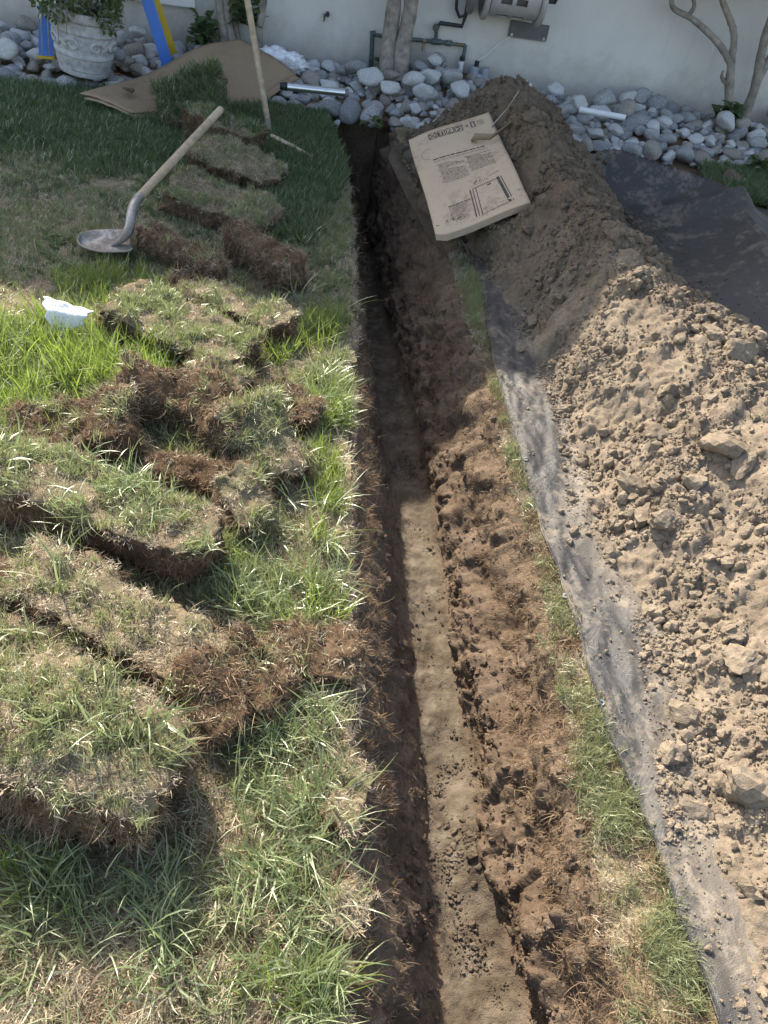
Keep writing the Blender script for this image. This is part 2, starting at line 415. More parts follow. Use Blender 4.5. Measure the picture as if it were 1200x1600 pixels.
MATL = [(-.7, .92), (.3, .85), (.51, .80), (.78, .74), (.92, .70), (1.06, .66), (1.2, .625), (1.42, .59), (1.77, .51), (2.03, .45), (2.35, .405), (2.64, .345), (2.92, .31), (3.3, .27), (3.54, .24), (3.77, .18), (4.2, .02), (4.9, -.24), (5.4, -.40)]
DIRTL = [(-.7, 1.1), (.3, .98), (.51, .885), (.66, .82), (.8, .81), (.94, .785), (1.11, .80), (1.28, .79), (1.46, .79), (1.63, .70), (1.81, .625), (2.1, .63), (2.47, .60), (2.82, .53), (3.28, .41), (3.56, .28), (3.9, .10), (4.4, -.08), (5.0, -.26), (5.5, -.25)]
RIDGE = [(-.7, 1.9), (.3, 1.8), (1.0, 1.65), (1.8, 1.45), (2.5, 1.08), (3.07, .78), (3.6, .62), (4.2, .47), (5.0, .31), (5.5, .28)]
RIDGH = [(-.7, .26), (.3, .28), (1.0, .30), (1.8, .33), (2.5, .36), (3.07, .41), (3.6, .43), (4.2, .47), (4.7, .52), (5.05, .54), (5.3, .40), (5.6, .10), (5.8, -.05)]
DIRTR = [(-.7, 4.2), (1.0, 4.0), (2.2, 2.7), (2.8, 1.95), (3.2, 1.50), (3.5, 1.30), (3.9, 1.14), (4.4, 1.10), (4.8, .95), (5.2, .82), (5.6, .7)]
DEPTH = [(-.7, .38), (2.4, .38), (3.4, .46), (4.4, .62), (5.6, .78)]

def lawn_z(x, y):
    P = xy3(x, y)
    z = .014 * fbm(P * 2.2, 3, 3) + .008 * fbm(P * 14, 3, 5)
    return z.reshape(np.shape(x))
def heap_base(x, y):
    l, rg, h, rr = interp(DIRTL, y), interp(RIDGE, y), interp(RIDGH, y), interp(DIRTR, y)
    P = xy3(x, y).reshape(-1, 3)
    wob = (.075 * fbm(P * 5, 4, 31)).reshape(np.shape(x))
    l = l + wob; rr = rr + wob * 1.6
    a = (x - l) / np.maximum(rg - l, .05); b = (rr - x) / np.maximum(rr - rg, .05)
    s = np.minimum(a, b)
    prof = np.where(s > 0, 1 - (1 - np.clip(s, 0, 1)) ** 1.55, s * 1.2)
    return h * prof
def heap_z(x, y):
    z = heap_base(x, y); e = sst(-.02, .10, z)
    P = xy3(x, y)
    n = .045 * fbm(P * 2.6, 3, 41) + .022 * fbm(P * 8, 4, 43, mode=1)
    w, cid = worley(P * np.array([17, 17, 1.0]) + .15 * fbm(P * 12, 2, 3)[:, None], 5)
    n += .020 * np.clip(.62 - w, 0, 1) * (.35 + cid) + .016 * (cid - .5)
    w2, c2 = worley(P * np.array([46, 46, 1.0]) + .3 * fbm(P * 30, 2, 4)[:, None], 8)
    n += .0085 * np.clip(.7 - w2, 0, 1) * (.3 + c2) + .009 * (c2 - .5) + .006 * fbm(P * 60, 3, 47)
    z = z + (n.reshape(np.shape(x))) * (.18 + .82 * e) - .012
    # flattened where the carton was dropped on it
    dx_, dy_ = x - .019, y - 3.569
    u_ = (dx_ * .968 + dy_ * .244) / .4486; v_ = (dy_ * .414 - dx_ * .196) / .4486
    inside = sst(-.12, -.02, u_) * sst(1.30, 1.02, u_) * sst(-.08, -.01, v_) * sst(1.07, 1.01, v_)
    lim = .075 + .165 * u_ + .105 * v_
    return np.where(inside > 0, z * (1 - inside) + np.minimum(z, lim) * inside, z)
def fold_z(x, y):
    """raised berm of the fabric at the far right"""
    fx = interp([(2.6, 1.95), (3.6, 1.66), (3.88, 1.64), (4.58, 1.58), (4.7, 1.51), (5.01, .89), (5.12, .55)], y)
    d = x - fx
    h = .25 * sst(2.7, 3.7, y) * (1 - sst(4.95, 5.15, y))
    z = np.where(d < 0, np.exp(-np.abs(d / .20) ** 1.1), np.clip(1 - d / .6, 0, 1) ** .9)
    q = np.abs((y - 4.45) + .55 * (x - 1.58)) / .09
    return h * z + .07 * np.exp(-q ** 1.3) * sst(1.15, 1.5, x) * sst(1.75, 1.6, x)
def mat_z(x, y):
    P = xy3(x, y)
    n = (.020 * fbm(P * np.array([5, 2.6, 1]), 3, 51) + .007 * fbm(P * np.array([16, 5, 1]), 2, 53, mode=2)).reshape(np.shape(x))
    far = sst(.75, 1.15, x)
    big = (.018 * fbm(P * 1.7, 2, 55)).reshape(np.shape(x))
    return .016 + np.abs(n) * .9 * (1 - far) + np.abs(big) * far + fold_z(x, y)

# ------------------------------------------------------------------ ground + trench
TRPTS = []
def build_ground():
    ys = [-.7]
    while ys[-1] < 5.62:
        y = ys[-1]; ys.append(y + (.03 if y < .22 else .0048 + .0019 * max(0, y - .3)))
    ys = np.array(ys); nr = len(ys)
    P0 = xy3(ys * 0, ys)
    wl_ = .034 * fbm(P0 * 3.1, 4, 1) - .045 * np.maximum(0, fbm(P0 * 5.3, 3, 15) - .08) + .008 * fbm(P0 * 22, 3, 11); wr = .036 * fbm(P0 * 3.7, 4, 2) + .009 * fbm(P0 * 20, 3, 12)
    xl = interp(TL, ys) + wl_; xfl = interp(TFL, ys) + .012 * fbm(P0 * 4, 3, 6); xfr = interp(TFR, ys) + .014 * fbm(P0 * 4, 3, 9); xr = interp(TR, ys) + wr
    xr = np.maximum(xr, xfr + .05)
    dep = interp(DEPTH, ys)
    nA, nL, nF, nR, nB = 110, 56, 40, 76, 46
    t = np.linspace(0, 1, nA)[:-1]; XA = -4.2 + (xl[:, None] + 4.2) * (1 - (1 - t[None]) ** 2.0)
    ZA = lawn_z(XA, np.repeat(ys[:, None], XA.shape[1], 1))
    edge = np.exp(-((xl[:, None] - XA) / .05)); ZA = ZA * (1 - edge * .3) - .008 * edge
    # left wall: short vertical turf cut, then sloping down
    t = np.linspace(0, 1, nL)[:-1][None]
    XL_ = xl[:, None] + (xfl - xl)[:, None] * (.30 * sst(0, .32, t) + .70 * t ** 1.6)
    ZL_ = -dep[:, None] * (t ** .92) - .010 * (1 - t) 
    t = np.linspace(0, 1, nF)[:-1][None]
    XF_ = xfl[:, None] + (xfr - xfl)[:, None] * t
    ZF_ = -dep[:, None] + .0 * t + .035 * np.clip((t - .5) * 2, 0, 1) ** 3.0
    # right wall: steep, a ledge half way (stronger near the camera), then a ragged bank
    t = np.linspace(0, 1, nR)[:-1][None]
    led = (.45 * (1 - sst(1.3, 2.2, ys)))[:, None]
    XR_ = xfr[:, None] + (xr - xfr)[:, None] * ((1 - led) * t ** 1.55 + led * sst(.30, .62, t))
    zz = (1 - led) * t ** .85 + led * (.42 * sst(0, .34, t) + .58 * sst(.58, .92, t))
    ZR_ = -dep[:, None] + dep[:, None] * zz + .035 * np.exp(-t / .1) - .004 * t
    t = np.linspace(0, 1, nB)[None]
    XB_ = xr[:, None] + (4.2 - xr)[:, None] * t ** 2.6
    ZB_ = lawn_z(XB_, np.repeat(ys[:, None], nB, 1)) - .02 * sst(1.0, 1.3, XB_) - .006
    X = np.concatenate([XA, XL_, XF_, XR_, XB_], 1); Z = np.concatenate([ZA, ZL_, ZF_, ZR_, ZB_], 1)
    Y = np.repeat(ys[:, None], X.shape[1], 1)
    nc = X.shape[1]; cols = np.array([XA.shape[1], XL_.shape[1], XF_.shape[1], XR_.shape[1], XB_.shape[1]]); cs = np.concatenate([[0], np.cumsum(cols)])
    V = np.stack([X, Y, Z], -1).reshape(-1, 3)
    ci = np.tile(np.arange(nc), nr)
    zone = np.searchsorted(cs, ci, side='right') - 1
    # roughness of the dug faces
    inL, inF, inR = zone == 1, zone == 2, zone == 3
    tl = (ci - cs[1]) / cols[1]; tf = (ci - cs[2]) / cols[2]; tr = (ci - cs[3]) / cols[3]
    D = np.zeros_like(V)
    k = inL; env = sst(0, .12, tl[k]) * (.35 + .65 * sst(1, .80, tl[k]))
    n = .030 * fbm(V[k] * np.array([4, 6, 7]), 4, 61) + .010 * fbm(V[k] * np.array([20, 26, 20]), 4, 63) + .010 * fbm(V[k] * np.array([8, 40, 8]), 3, 65, mode=2)
    D[k, 0] += n * env; D[k, 2] += n * env * .35
    k = inR; env = sst(0, .06, tr[k]) * sst(1, .90, tr[k])
    Pk = V[k]
    w, cid = worley(Pk * np.array([9, 13, 9]) + .35 * fbm(Pk * 9, 3, 71)[:, None], 73)
    Pd = Pk @ np.array([[1, .5, 0], [-.4, 1, .5], [0, -.5, 1]])
    mk = .25 + 1.25 * sst(-.25, .3, fbm(Pk * np.array([5, 4, 5]), 3, 72))
    n = -.040 * fbm(Pk * np.array([4, 5, 6]), 3, 67) - .026 * np.clip(.65 - w, 0, 1) * (.2 + cid) - .026 * (cid - .5) - mk * (.010 * fbm(Pd * np.array([6, 12, 7]), 5, 69, mode=2, gain=.6) + .011 * fbm(Pk * 24, 5, 77, gain=.65))
    D[k, 0] += n * env; D[k, 2] -= n * env * .55; D[k, 1] += .010 * fbm(Pk * 14, 3, 79) * env
    k = inF; env = (.35 + .65 * sst(0, .2, tf[k])) * sst(1, .88, tf[k])
    mound = .05 * np.exp(-((V[k, 1] - .93) / .10) ** 2 - ((tf[k] - .75) / .25) ** 2) - .03 * sst(1.9, 2.1, V[k, 1])
    w, cid = worley(V[k] * np.array([60, 60, 1]), 83)
    D[k, 2] += (mound + .016 * fbm(V[k] * 5, 4, 81) + .007 * np.clip(.6 - w, 0, 1) * (cid > .8) + .0045 * fbm(V[k] * 30, 4, 85, gain=.65)) * env
    V = V + D
    TRPTS.append((V[inL & (tl > .04)], V[inR & (tr < .96)], V[inL & (tl < .4)], V[inR & (tr > .5)]))
    turf = ((zone == 0) | (zone == 4)).astype(float)
    turf = np.where(zone == 4, turf * (1 - .5 * sst(.1, .4, V[:, 0] - interp(MATL, V[:, 1]))), turf)
    floor = np.where(inF, sst(0, .12, tf) * sst(1, .88, tf), 0)
    dz = -V[:, 2]
    rootz = np.where(inL | inR, 1 - sst(.03, .15, dz + .04 * fbm(V * 12, 3, 91)), 0)
    rootz = np.where((zone == 0) | (zone == 4), 1.0, rootz)
    # end wall of the trench
    Q = grid_quads(nr, nc); qc = np.tile(np.arange(nc - 1), nr - 1)
    isT = (qc >= cs[1] - 1) & (qc < cs[4])
    for nm, msk, mt in (('ground', ~isT, M_ground), ('trench', isT, M_trench)):
        q = Q[msk]; u, inv = np.unique(q, return_inverse=True)
        v = V[u]; qq = inv.reshape(-1, 4)
        T = None
        o = mesh_np(nm, v, qq, mt, attrs=dict(turf=turf[u], floor=floor[u], rootzone=rootz[u]))
        tag(o, kind='structure')
    # head of the trench: a dug end face, sheet behind it under the stone bed
    row = V[(nr - 1) * nc + cs[1] - 1:(nr - 1) * nc + cs[4] + 1]
    top = row.copy(); top[:, 2] = .0; nn = 14
    G = []
    for i in range(nn):
        s = i / (nn - 1); g = row * (1 - s) + top * s; g = g.copy()
        d = fbm(g * np.array([9, 1, 9]), 4, 95); g[:, 1] += (.05 * d + .02) * np.sin(PI * s); G.append(g)
    o = mesh_np('trench_head', np.concatenate(G), grid_quads(nn, len(row)), M_trench, attrs=dict(floor=np.zeros(nn * len(row)), rootzone=np.zeros(nn * len(row)))); tag(o, kind='structure')
    yb = ys[-1]
    xs = np.linspace(-4.2, 4.2, 160); yy = np.linspace(yb, 8.2, 46); X, Y = np.meshgrid(xs, yy)
    Zb = np.where(Y > yb + .01, bed_z(X, Y) - .03, 0)
    o = mesh_np('bed_soil', np.stack([X, Y, Zb], -1).reshape(-1, 3), grid_quads(46, 160), M_ground, attrs=dict(turf=np.zeros(X.size))); tag(o, kind='structure')
    # outer ground out to the horizon, a frame round the detailed part
    a, b, c, d, R = -4.2, 4.2, -.7, 8.2, 120
    Vv = [(-R, -R, 0), (R, -R, 0), (R, R, 0), (-R, R, 0), (a, c, 0), (b, c, 0), (b, d, 0), (a, d, 0)]
    o = mesh_np('surrounding_ground', Vv, [(0, 1, 5, 4), (1, 2, 6, 5), (2, 3, 7, 6), (3, 0, 4, 7)], M_ground, attrs=dict(turf=np.ones(8))); tag(o, kind='structure')
BEDF = [(-4.2, 4.75), (-2.8, 5.0), (-1.18, 5.44), (-.62, 5.50), (.88, 5.74), (2.28, 5.97), (4.2, 6.25)]
def wall_y(x): return W0[1] + (x - W0[0]) * math.tan(WA)
def bed_z(x, y):
    f = interp(BEDF, x); d = y - f
    return .07 * sst(0, .5, d) + .10 * np.exp(-((x + .1) / .42) ** 2) * sst(.1, .8, d) - .02 * sst(.1, 0, d)
build_ground()

# ------------------------------------------------------------------ soil heap and fabric
def build_heap():
    ys = [-.5]
    while ys[-1] < 5.75:
        y = ys[-1]; ys.append(y + (.03 if y < .25 else .0058 + .0019 * max(0, y - .3)))
    ys = np.array(ys); nc = 330
    l = interp(DIRTL, ys) - .10; r = np.minimum(interp(DIRTR, ys) + .12, 3.2)
    t = np.linspace(0, 1, nc)[None] ** 1.35
    X = l[:, None] + (r - l)[:, None] * t; Y = np.repeat(ys[:, None], nc, 1)
    Z = heap_z(X, Y); Z = np.maximum(Z, -.025)
    V = np.stack([X, Y, Z], -1).reshape(-1, 3)
    k = Z.ravel() > 0.02
    V[k] += (.008 * np.stack([fbm(V[k] * 30, 2, 101), fbm(V[k] * 30, 2, 103), V[k, 0] * 0], 1))
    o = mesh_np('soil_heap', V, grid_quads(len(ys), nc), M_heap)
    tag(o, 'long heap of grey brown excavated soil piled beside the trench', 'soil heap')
build_heap()
def build_mat():
    ys = np.linspace(-.5, 5.14, 330); nc = 150
    xl = interp(MATL, ys) + .016 * fbm(xy3(ys * 0, ys) * 3.2, 3, 111)
    t = np.linspace(0, 1, nc)[None] ** 1.3
    xr = np.full(len(ys), 2.35); X = xl[:, None] + (xr - xl)[:, None] * t; Y = np.repeat(ys[:, None], nc, 1)
    Z = mat_z(X, Y)
    lift = np.exp(-((X - xl[:, None]) / .02)); Z = Z - .004 * lift
    dust = sst(-.05, .04, heap_base(X, Y)) * .5 * (1 - .8 * sst(.9, 1.2, X)) - .12 * sst(.9, 1.2, X) + .25 * sst(.0, -.4, X - 3) * 0
    V = np.stack([X, Y, Z], -1).reshape(-1, 3)
    o = mesh_np('landscape_fabric', V, grid_quads(330, nc), M_mat, attrs=dict(dust=dust.ravel()))
    tag(o, 'black woven landscape fabric spread beneath the soil heap, folded up behind it', 'landscape fabric')
    sol = o.modifiers.new('thickness', 'SOLIDIFY'); sol.thickness = .004; sol.offset = -1
    # hemmed edge cord and grommets
    pts = [(x + .004, y, float(mat_z(np.array([x]), np.array([y]))[0]) + .001) for x, y in zip(xl[::3], ys[::3])]
    MB().tube(pts, .0035, 6).build('hem', M_mat, o, True)
    for px, py in ((821, 719), (940, 1097), (884, 930)):
        p = at(px, py, .02)
        MB().lathe([(.0045, 0), (.0045, .003), (.009, .003), (.010, 0)], (p[0], p[1], float(mat_z(p[0:1], p[1:2])[0]) - .0005), 14).build('grommet', M_galv, o, True)
build_mat()

# ------------------------------------------------------------------ house wall and roof
def wpt(s, off, z): p = W0 + WD * s + WN * off; return (p[0], p[1], z)
house = empty('house', tuple(W0)); tag(house, 'grey stucco house wall closing the yard behind the stones', 'house')
def hpart(o):
    o.parent = house; o.location = Vector(o.location) - Vector(W0); return o
RW = Matrix.Rotation(WA, 4, 'Z')
hpart(MB().box(wpt(0, -.12, 1.5), (13, .24, 3.2), RW).build('wall', M_wall))
hpart(MB().box((0, 7.66, 3.22), (15, 3.8, .16)).build('roof', M_white))

# ------------------------------------------------------------------ scatter (geometry nodes, geometry instances)
def euler_from(N, az):
    N = N / np.linalg.norm(N, axis=1, keepdims=True)
    ref = np.stack([np.cos(az), np.sin(az), 0 * az], 1)
    x = ref - N * (ref * N).sum(1, keepdims=True); x /= np.linalg.norm(x, axis=1, keepdims=True) + 1e-9
    y = np.cross(N, x)
    R = np.stack([x, y, N], 2)
    ry = np.arcsin(np.clip(-R[:, 2, 0], -1, 1)); rx = np.arctan2(R[:, 2, 1], R[:, 2, 2]); rz = np.arctan2(R[:, 1, 0], R[:, 0, 0])
    return np.stack([rx, ry, rz], 1)
def scatter(name, P, E, S, variants, parent=None, kind='stuff', label=None):
    P = np.asarray(P, np.float32); n = len(P)
    me = bpy.data.meshes.new(name); me.vertices.add(n); me.vertices.foreach_set('co', P.ravel())
    a = me.attributes.new('rot', 'FLOAT_VECTOR', 'POINT'); a.data.foreach_set('vector', np.asarray(E, np.float32).ravel())
    S = np.asarray(S, np.float32); S3 = np.repeat(S[:, None], 3, 1) if S.ndim == 1 else S
    a = me.attributes.new('scl', 'FLOAT_VECTOR', 'POINT'); a.data.foreach_set('vector', S3.ravel())
    a = me.attributes.new('idx', 'INT', 'POINT'); a.data.foreach_set('value', rng.integers(0, len(variants), n).astype(np.int32))
    for mt in variants[0].data.materials: me.materials.append(mt)
    o = bpy.data.objects.new(name, me); COL.objects.link(o)
    ng = bpy.data.node_groups.new(name, 'GeometryNodeTree')
    ng.interface.new_socket('Geometry', in_out='INPUT', socket_type='NodeSocketGeometry')
    ng.interface.new_socket('Geometry', in_out='OUTPUT', socket_type='NodeSocketGeometry')
    N = ng.nodes; L = ng.links
    gi = N.new('NodeGroupInput'); go = N.new('NodeGroupOutput'); ip = N.new('GeometryNodeInstanceOnPoints'); g2 = N.new('GeometryNodeGeometryToInstance')
    for v in variants:
        oi = N.new('GeometryNodeObjectInfo'); oi.inputs['Object'].default_value = v; oi.inputs['As Instance'].default_value = False
        L.new(oi.outputs['Geometry'], g2.inputs[0])
    def na(nm, ty):
        x = N.new('GeometryNodeInputNamedAttribute'); x.data_type = ty; x.inputs['Name'].default_value = nm; return x.outputs['Attribute']
    L.new(gi.outputs[0], ip.inputs['Points']); L.new(g2.outputs[0], ip.inputs['Instance']); ip.inputs['Pick Instance'].default_value = True
    L.new(na('idx', 'INT'), ip.inputs['Instance Index']); L.new(na('rot', 'FLOAT_VECTOR'), ip.inputs['Rotation']); L.new(na('scl', 'FLOAT_VECTOR'), ip.inputs['Scale'])
    L.new(ip.outputs[0], go.inputs[0])
    md = o.modifiers.new('scatter', 'NODES'); md.node_group = ng
    if parent is not None: o.parent = parent
    tag(o, label, kind=kind)
    return o

def tuft(name, mat, nb, spread, h, w, lean, curl, segs=3, lie=0.0, jitter=.35, seed=0):
    """one little bunch of blades, unlinked: a source for scatter()"""
    r = np.random.default_rng(seed + 1000); V = []; Q = []; T = []; al = []; sh = []
    for b in range(nb):
        az = r.uniform(0, 2 * PI); rad = spread * math.sqrt(r.uniform()); p = np.array([rad * math.cos(r.uniform(0, 2 * PI)), rad * math.sin(r.uniform(0, 2 * PI)), -.004])
        H = h * r.uniform(1 - jitter, 1 + jitter); W = w * r.uniform(.7, 1.25); th = r.uniform(.05, lean) + lie; cu = r.uniform(.3, 1) * curl * (1 if r.uniform() < .85 else -.5)
        tw = r.uniform(-.9, .9); s_ = r.uniform(); d = np.array([math.cos(az), math.sin(az), 0]); sd0 = np.array([-math.sin(az), math.cos(az), 0])
        base = len(V); wob = r.normal(0, .12)
        for i in range(segs + 1):
            f = i / segs; ww = W * (1 - f ** 2.2) * (.75 + .25 * min(1, f * 4))
            sd = sd0 * math.cos(tw * f) + np.array([0, 0, 1]) * math.sin(tw * f)
            if i == segs: V.append(p.copy()); al.append(1.0); sh.append(s_)
            else:
                V += [p - sd * ww / 2, p + sd * ww / 2]; al += [f, f]; sh += [s_, s_]
            a = th + cu * f; d2 = d * math.cos(wob * f * 3) + sd0 * math.sin(wob * f * 3)
            p = p + (d2 * math.sin(a) + np.array([0, 0, 1]) * math.cos(a)) * (H / segs)
        for i in range(segs - 1): Q.append((base + 2 * i, base + 2 * i + 1, base + 2 * i + 3, base + 2 * i + 2))
        T.append((base + 2 * segs - 2, base + 2 * segs - 1, base + 2 * segs))
    return mesh_np(name, np.array(V), np.array(Q) if Q else None, mat, attrs=dict(along=al, shade=sh), link=False, T=np.array(T))
NV = 5
TU = {}
for i in range(NV):
    for k, a in dict(
        short=('tuft_short', M_gmid, 22, .022, .030, .0026, .8, .9, 2),
        mid=('tuft_mid', M_gmid, 26, .027, .055, .0027, .9, 1.2, 3),
        lawn=('tuft_lawn', M_gdark, 26, .026, .055, .0042, .55, .8, 3),
        pale=('tuft_pale', M_gpale, 11, .034, .105, .0040, .8, 1.5, 4),
        lush=('tuft_lush', M_gbright, 13, .032, .115, .0042, .6, 1.0, 4),
        thatch=('tuft_thatch', M_thatch, 30, .026, .022, .0022, 1.2, 1.2, 2, .3),
        straw=('tuft_straw', M_thatch, 9, .03, .05, .0026, 1.0, 1.2, 3, .4),
        root=('tuft_root', M_root, 16, .016, .030, .0016, 1.3, 2.2, 3, .2),
        fibre=('tuft_fibre', M_fibre, 7, .016, .05, .0015, 1.0, 2.0, 3, .1),
        rootlong=('tuft_rootlong', M_root, 5, .012, .060, .0016, 1.0, 2.6, 4, .2)).items():
        TU.setdefault(k, []).append(tuft(*a, seed=i * 31 + hash(k) % 1 + len(k) * 7))
def cat3(*a): return np.concatenate(a) if len(a) > 1 else a[0]
def up_norm(n, tilt):
    return np.stack([rng.normal(0, tilt, n), rng.normal(0, tilt, n), np.ones(n)], 1)
def ell(cx, cy, rx, ry, n, ang=0.0, pw=.5):
    r = rng.uniform(0, 1, n) ** pw; a = rng.uniform(0, 2 * PI, n); x = rx * r * np.cos(a); y = ry * r * np.sin(a)
    return np.stack([cx + x * math.cos(ang) - y * math.sin(ang), cy + x * math.sin(ang) + y * math.cos(ang)], 1)
def left_ok(p, m=.0):
    return p[:, 0] < interp(TL, p[:, 1]) - m
def drop(p): return np.column_stack([p, lawn_z(p[:, 0], p[:, 1])])
def put(name, key, p2, smin, smax, tilt=.25, z=None, **kw):
    P = drop(p2) if z is None else np.column_stack([p2, z]); n = len(P)
    return scatter(name, P, euler_from(up_norm(n, tilt), rng.uniform(0, 2 * PI, n)), rng.uniform(smin, smax, n), TU[key], **kw)

# ------------------------------------------------------------------ grass on the ground
def box2(x0, x1, y0, y1, n): return np.column_stack([rng.uniform(x0, x1, n), rng.uniform(y0, y1, n)])
def nz(p, sc, s): return fbm(xy3(p[:, 0], p[:, 1]) * sc, 3, s)
def build_grass():
    # dead thatch over all the worn turf
    p = cat3(box2(-1.5, .3, .2, 2.0, 6500), box2(-2.4, .1, 2.0, 4.2, 4600)); p = p[left_ok(p, .025 + .05 * nz(p, 6, 251))]
    put('thatch_litter', 'thatch', p, .7, 1.35, .5)
    p = box2(-.95, .2, .22, 1.5, 6500); p = p[left_ok(p, .02 + .05 * nz(p, 6, 251))]; k = nz(p, 7, 255) + rng.normal(0, .15, len(p)) > -.1
    put('fine_thatch', 'thatch', p[k], .4, .9, .7); put('brown_litter', 'root', p[~k], .6, 1.4, .7)
    p = cat3(box2(-1.5, .3, .2, 2.0, 1700), box2(-2.2, .1, 2.0, 3.6, 600)); p = p[left_ok(p, .02 + .05 * nz(p, 6, 251))]
    put('straw_litter', 'straw', p, .6, 1.3, .5)
    # short turf blades, patchy
    p = cat3(box2(-1.5, .3, .2, 2.0, 4000), box2(-2.6, .0, 2.0, 4.3, 9500)); p = p[left_ok(p, .03)]
    n = nz(p, 3.0, 201); far = sst(2.2, 3.2, p[:, 1]); p = p[n + rng.normal(0, .12, len(p)) > .06 - .26 * far]
    put('worn_grass', 'short', p, .6, 1.25, .3)
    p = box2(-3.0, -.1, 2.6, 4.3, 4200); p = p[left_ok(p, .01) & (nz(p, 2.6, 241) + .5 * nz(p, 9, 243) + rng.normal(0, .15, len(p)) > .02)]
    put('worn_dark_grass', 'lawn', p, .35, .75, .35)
    # long healthy lawn in the shade by the stone bed
    yb = 5.0
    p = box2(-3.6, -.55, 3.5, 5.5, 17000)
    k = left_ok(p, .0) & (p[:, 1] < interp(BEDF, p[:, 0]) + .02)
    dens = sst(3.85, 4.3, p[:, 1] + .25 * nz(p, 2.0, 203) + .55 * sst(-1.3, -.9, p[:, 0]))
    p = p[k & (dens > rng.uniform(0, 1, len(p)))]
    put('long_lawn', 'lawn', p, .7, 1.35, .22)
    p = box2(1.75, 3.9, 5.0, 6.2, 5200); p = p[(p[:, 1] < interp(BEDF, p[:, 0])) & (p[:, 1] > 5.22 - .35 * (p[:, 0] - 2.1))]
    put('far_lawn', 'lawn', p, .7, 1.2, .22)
    # bright tall grass in the sun at the far left
    c1, c2 = at(70, 600, .0), at(190, 575, .0)
    p = cat3(ell(c1[0], c1[1], .42, .42, 620), ell(c2[0], c2[1], .20, .26, 200), ell(-1.75, 2.0, .35, .5, 300))
    p = p[p[:, 1] < 2.72]
    nn_ = nz(p, 6, 221) + rng.normal(0, .12, len(p)); q = p[nn_ > -.12]
    put('tall_grass', 'lush', q, .55, 1.45, .38)
    put('tall_dull_grass', 'mid', p[nn_ < .06], .8, 1.5, .45); put('tall_pale_grass', 'pale', p[::4], .6, 1.1, .5)
    L = [((500, 520), .10, .16, 60), ((520, 640), .07, .16, 45), ((500, 720), .07, .06, 22), ((440, 560), .08, .06, 22), ((520, 780), .06, .08, 22), ((470, 960), .10, .06, 18), ((350, 880), .06, .05, 14), ((300, 640), .05, .05, 8), ((60, 660), .12, .10, 60), ((70, 1380), .10, .05, 12), ((470, 1545), .12, .03, 16)]
    q = cat3(*[ell(*at(*c_, 0)[:2], rx, ry, n) for c_, rx, ry, n in L]); q = q[left_ok(q, .02)]
    put('fresh_grass', 'lush', q, .4, 1.05, .45)
    p = cat3(ell(-.62, 1.35, .45, .65, 900), ell(-.8, 2.3, .45, .5, 500), box2(-.8, .05, .28, .9, 150)); p = p[left_ok(p, .05) & (nz(p, 7, 261) + rng.normal(0, .12, len(p)) > .12)]
    put('gap_grass', 'mid', p, .8, 1.5, .5)
    p = cat3(ell(-.55, 1.3, .4, .6, 150), box2(-.75, .0, .28, .8, 40)); p = p[left_ok(p, .03)]
    put('gap_long_grass', 'pale', p, .6, 1.2, .6)
    c = at(190, 455, 0); p = ell(c[0], c[1], .28, .16, 130); put('shaded_tall_grass', 'lush', p, .5, .9, .3)
    # pale long blades lying over the bare turf beside the trench
    L = [((470, 1160), .17, .25, 150), ((430, 940), .18, .12, 85), ((520, 880), .09, .10, 30), ((330, 1420), .20, .13, 42), ((480, 1330), .10, .16, 34), ((150, 1480), .20, .12, 26), ((60, 1020), .12, .08, 36), ((500, 1560), .14, .05, 40), ((520, 620), .10, .22, 60), ((300, 1130), .05, .05, 8), ((70, 1400), .12, .06, 32)]
    p = cat3(*[ell(*at(*q, 0)[:2], rx, ry, n) for q, rx, ry, n in L]); p = p[left_ok(p, .02)]
    p = p[nz(p, 9, 211) + rng.normal(0, .25, len(p)) > -.18]
    put('lying_long_grass', 'pale', p, .6, 1.25, .55)
    L = [((480, 1180), .16, .26, 70), ((440, 930), .18, .14, 110), ((350, 1430), .22, .14, 40), ((510, 620), .10, .30, 260), ((510, 480), .09, .28, 200), ((530, 350), .10, .5, 300), ((180, 1450), .22, .14, 36), ((500, 1540), .16, .06, 26)]
    p = cat3(*[ell(*at(*q, 0)[:2], rx, ry, n) for q, rx, ry, n in L]); p = p[left_ok(p, .015)]
    p = p[nz(p, 8, 213) + rng.normal(0, .2, len(p)) > -.02]
    put('mid_grass', 'mid', p, .6, 1.15, .4)
    # strip between the trench and the fabric
    L = [((935, 1190), .050, .12, 150), ((960, 1270), .045, .09, 100), ((1060, 1500), .055, .13, 150), ((740, 480), .035, .40, 220), ((735, 540), .05, .10, 60), ((820, 760), .015, .3, 40), ((880, 1000), .02, .15, 30), ((800, 660), .015, .2, 26)]
    p = cat3(*[ell(*at(*q, 0)[:2], rx, ry, n) for q, rx, ry, n in L]); k = (p[:, 0] > interp(TR, p[:, 1]) - .01) & (p[:, 0] < interp(MATL, p[:, 1]) + .005); p = p[k]
    p = p + rng.normal(0, .012, p.shape); p = p[(nz(p, 11, 231) + rng.normal(0, .22, len(p)) > -.05) & (p[:, 0] < interp(MATL, p[:, 1]) + .012)]
    put('trench_side_grass', 'mid', p, .35, .95, .5)
    y = rng.uniform(.25, 5.0, 2100); u = rng.uniform(0, 1, len(y)); p = np.column_stack([interp(TR, y) - .02 + (interp(MATL, y) - interp(TR, y) + .03) * u, y])
    k = nz(p, 9, 271) + rng.normal(0, .2, len(p)) > .03
    put('trench_side_thatch', 'thatch', p[k], .4, .9, .6); put('trench_side_litter', 'root', p[~k], .6, 1.4, .7)
    q = p[nz(p, 6, 273) + rng.normal(0, .15, len(p)) > .10]; put('trench_side_short_grass', 'short', q, .5, 1.2, .5)
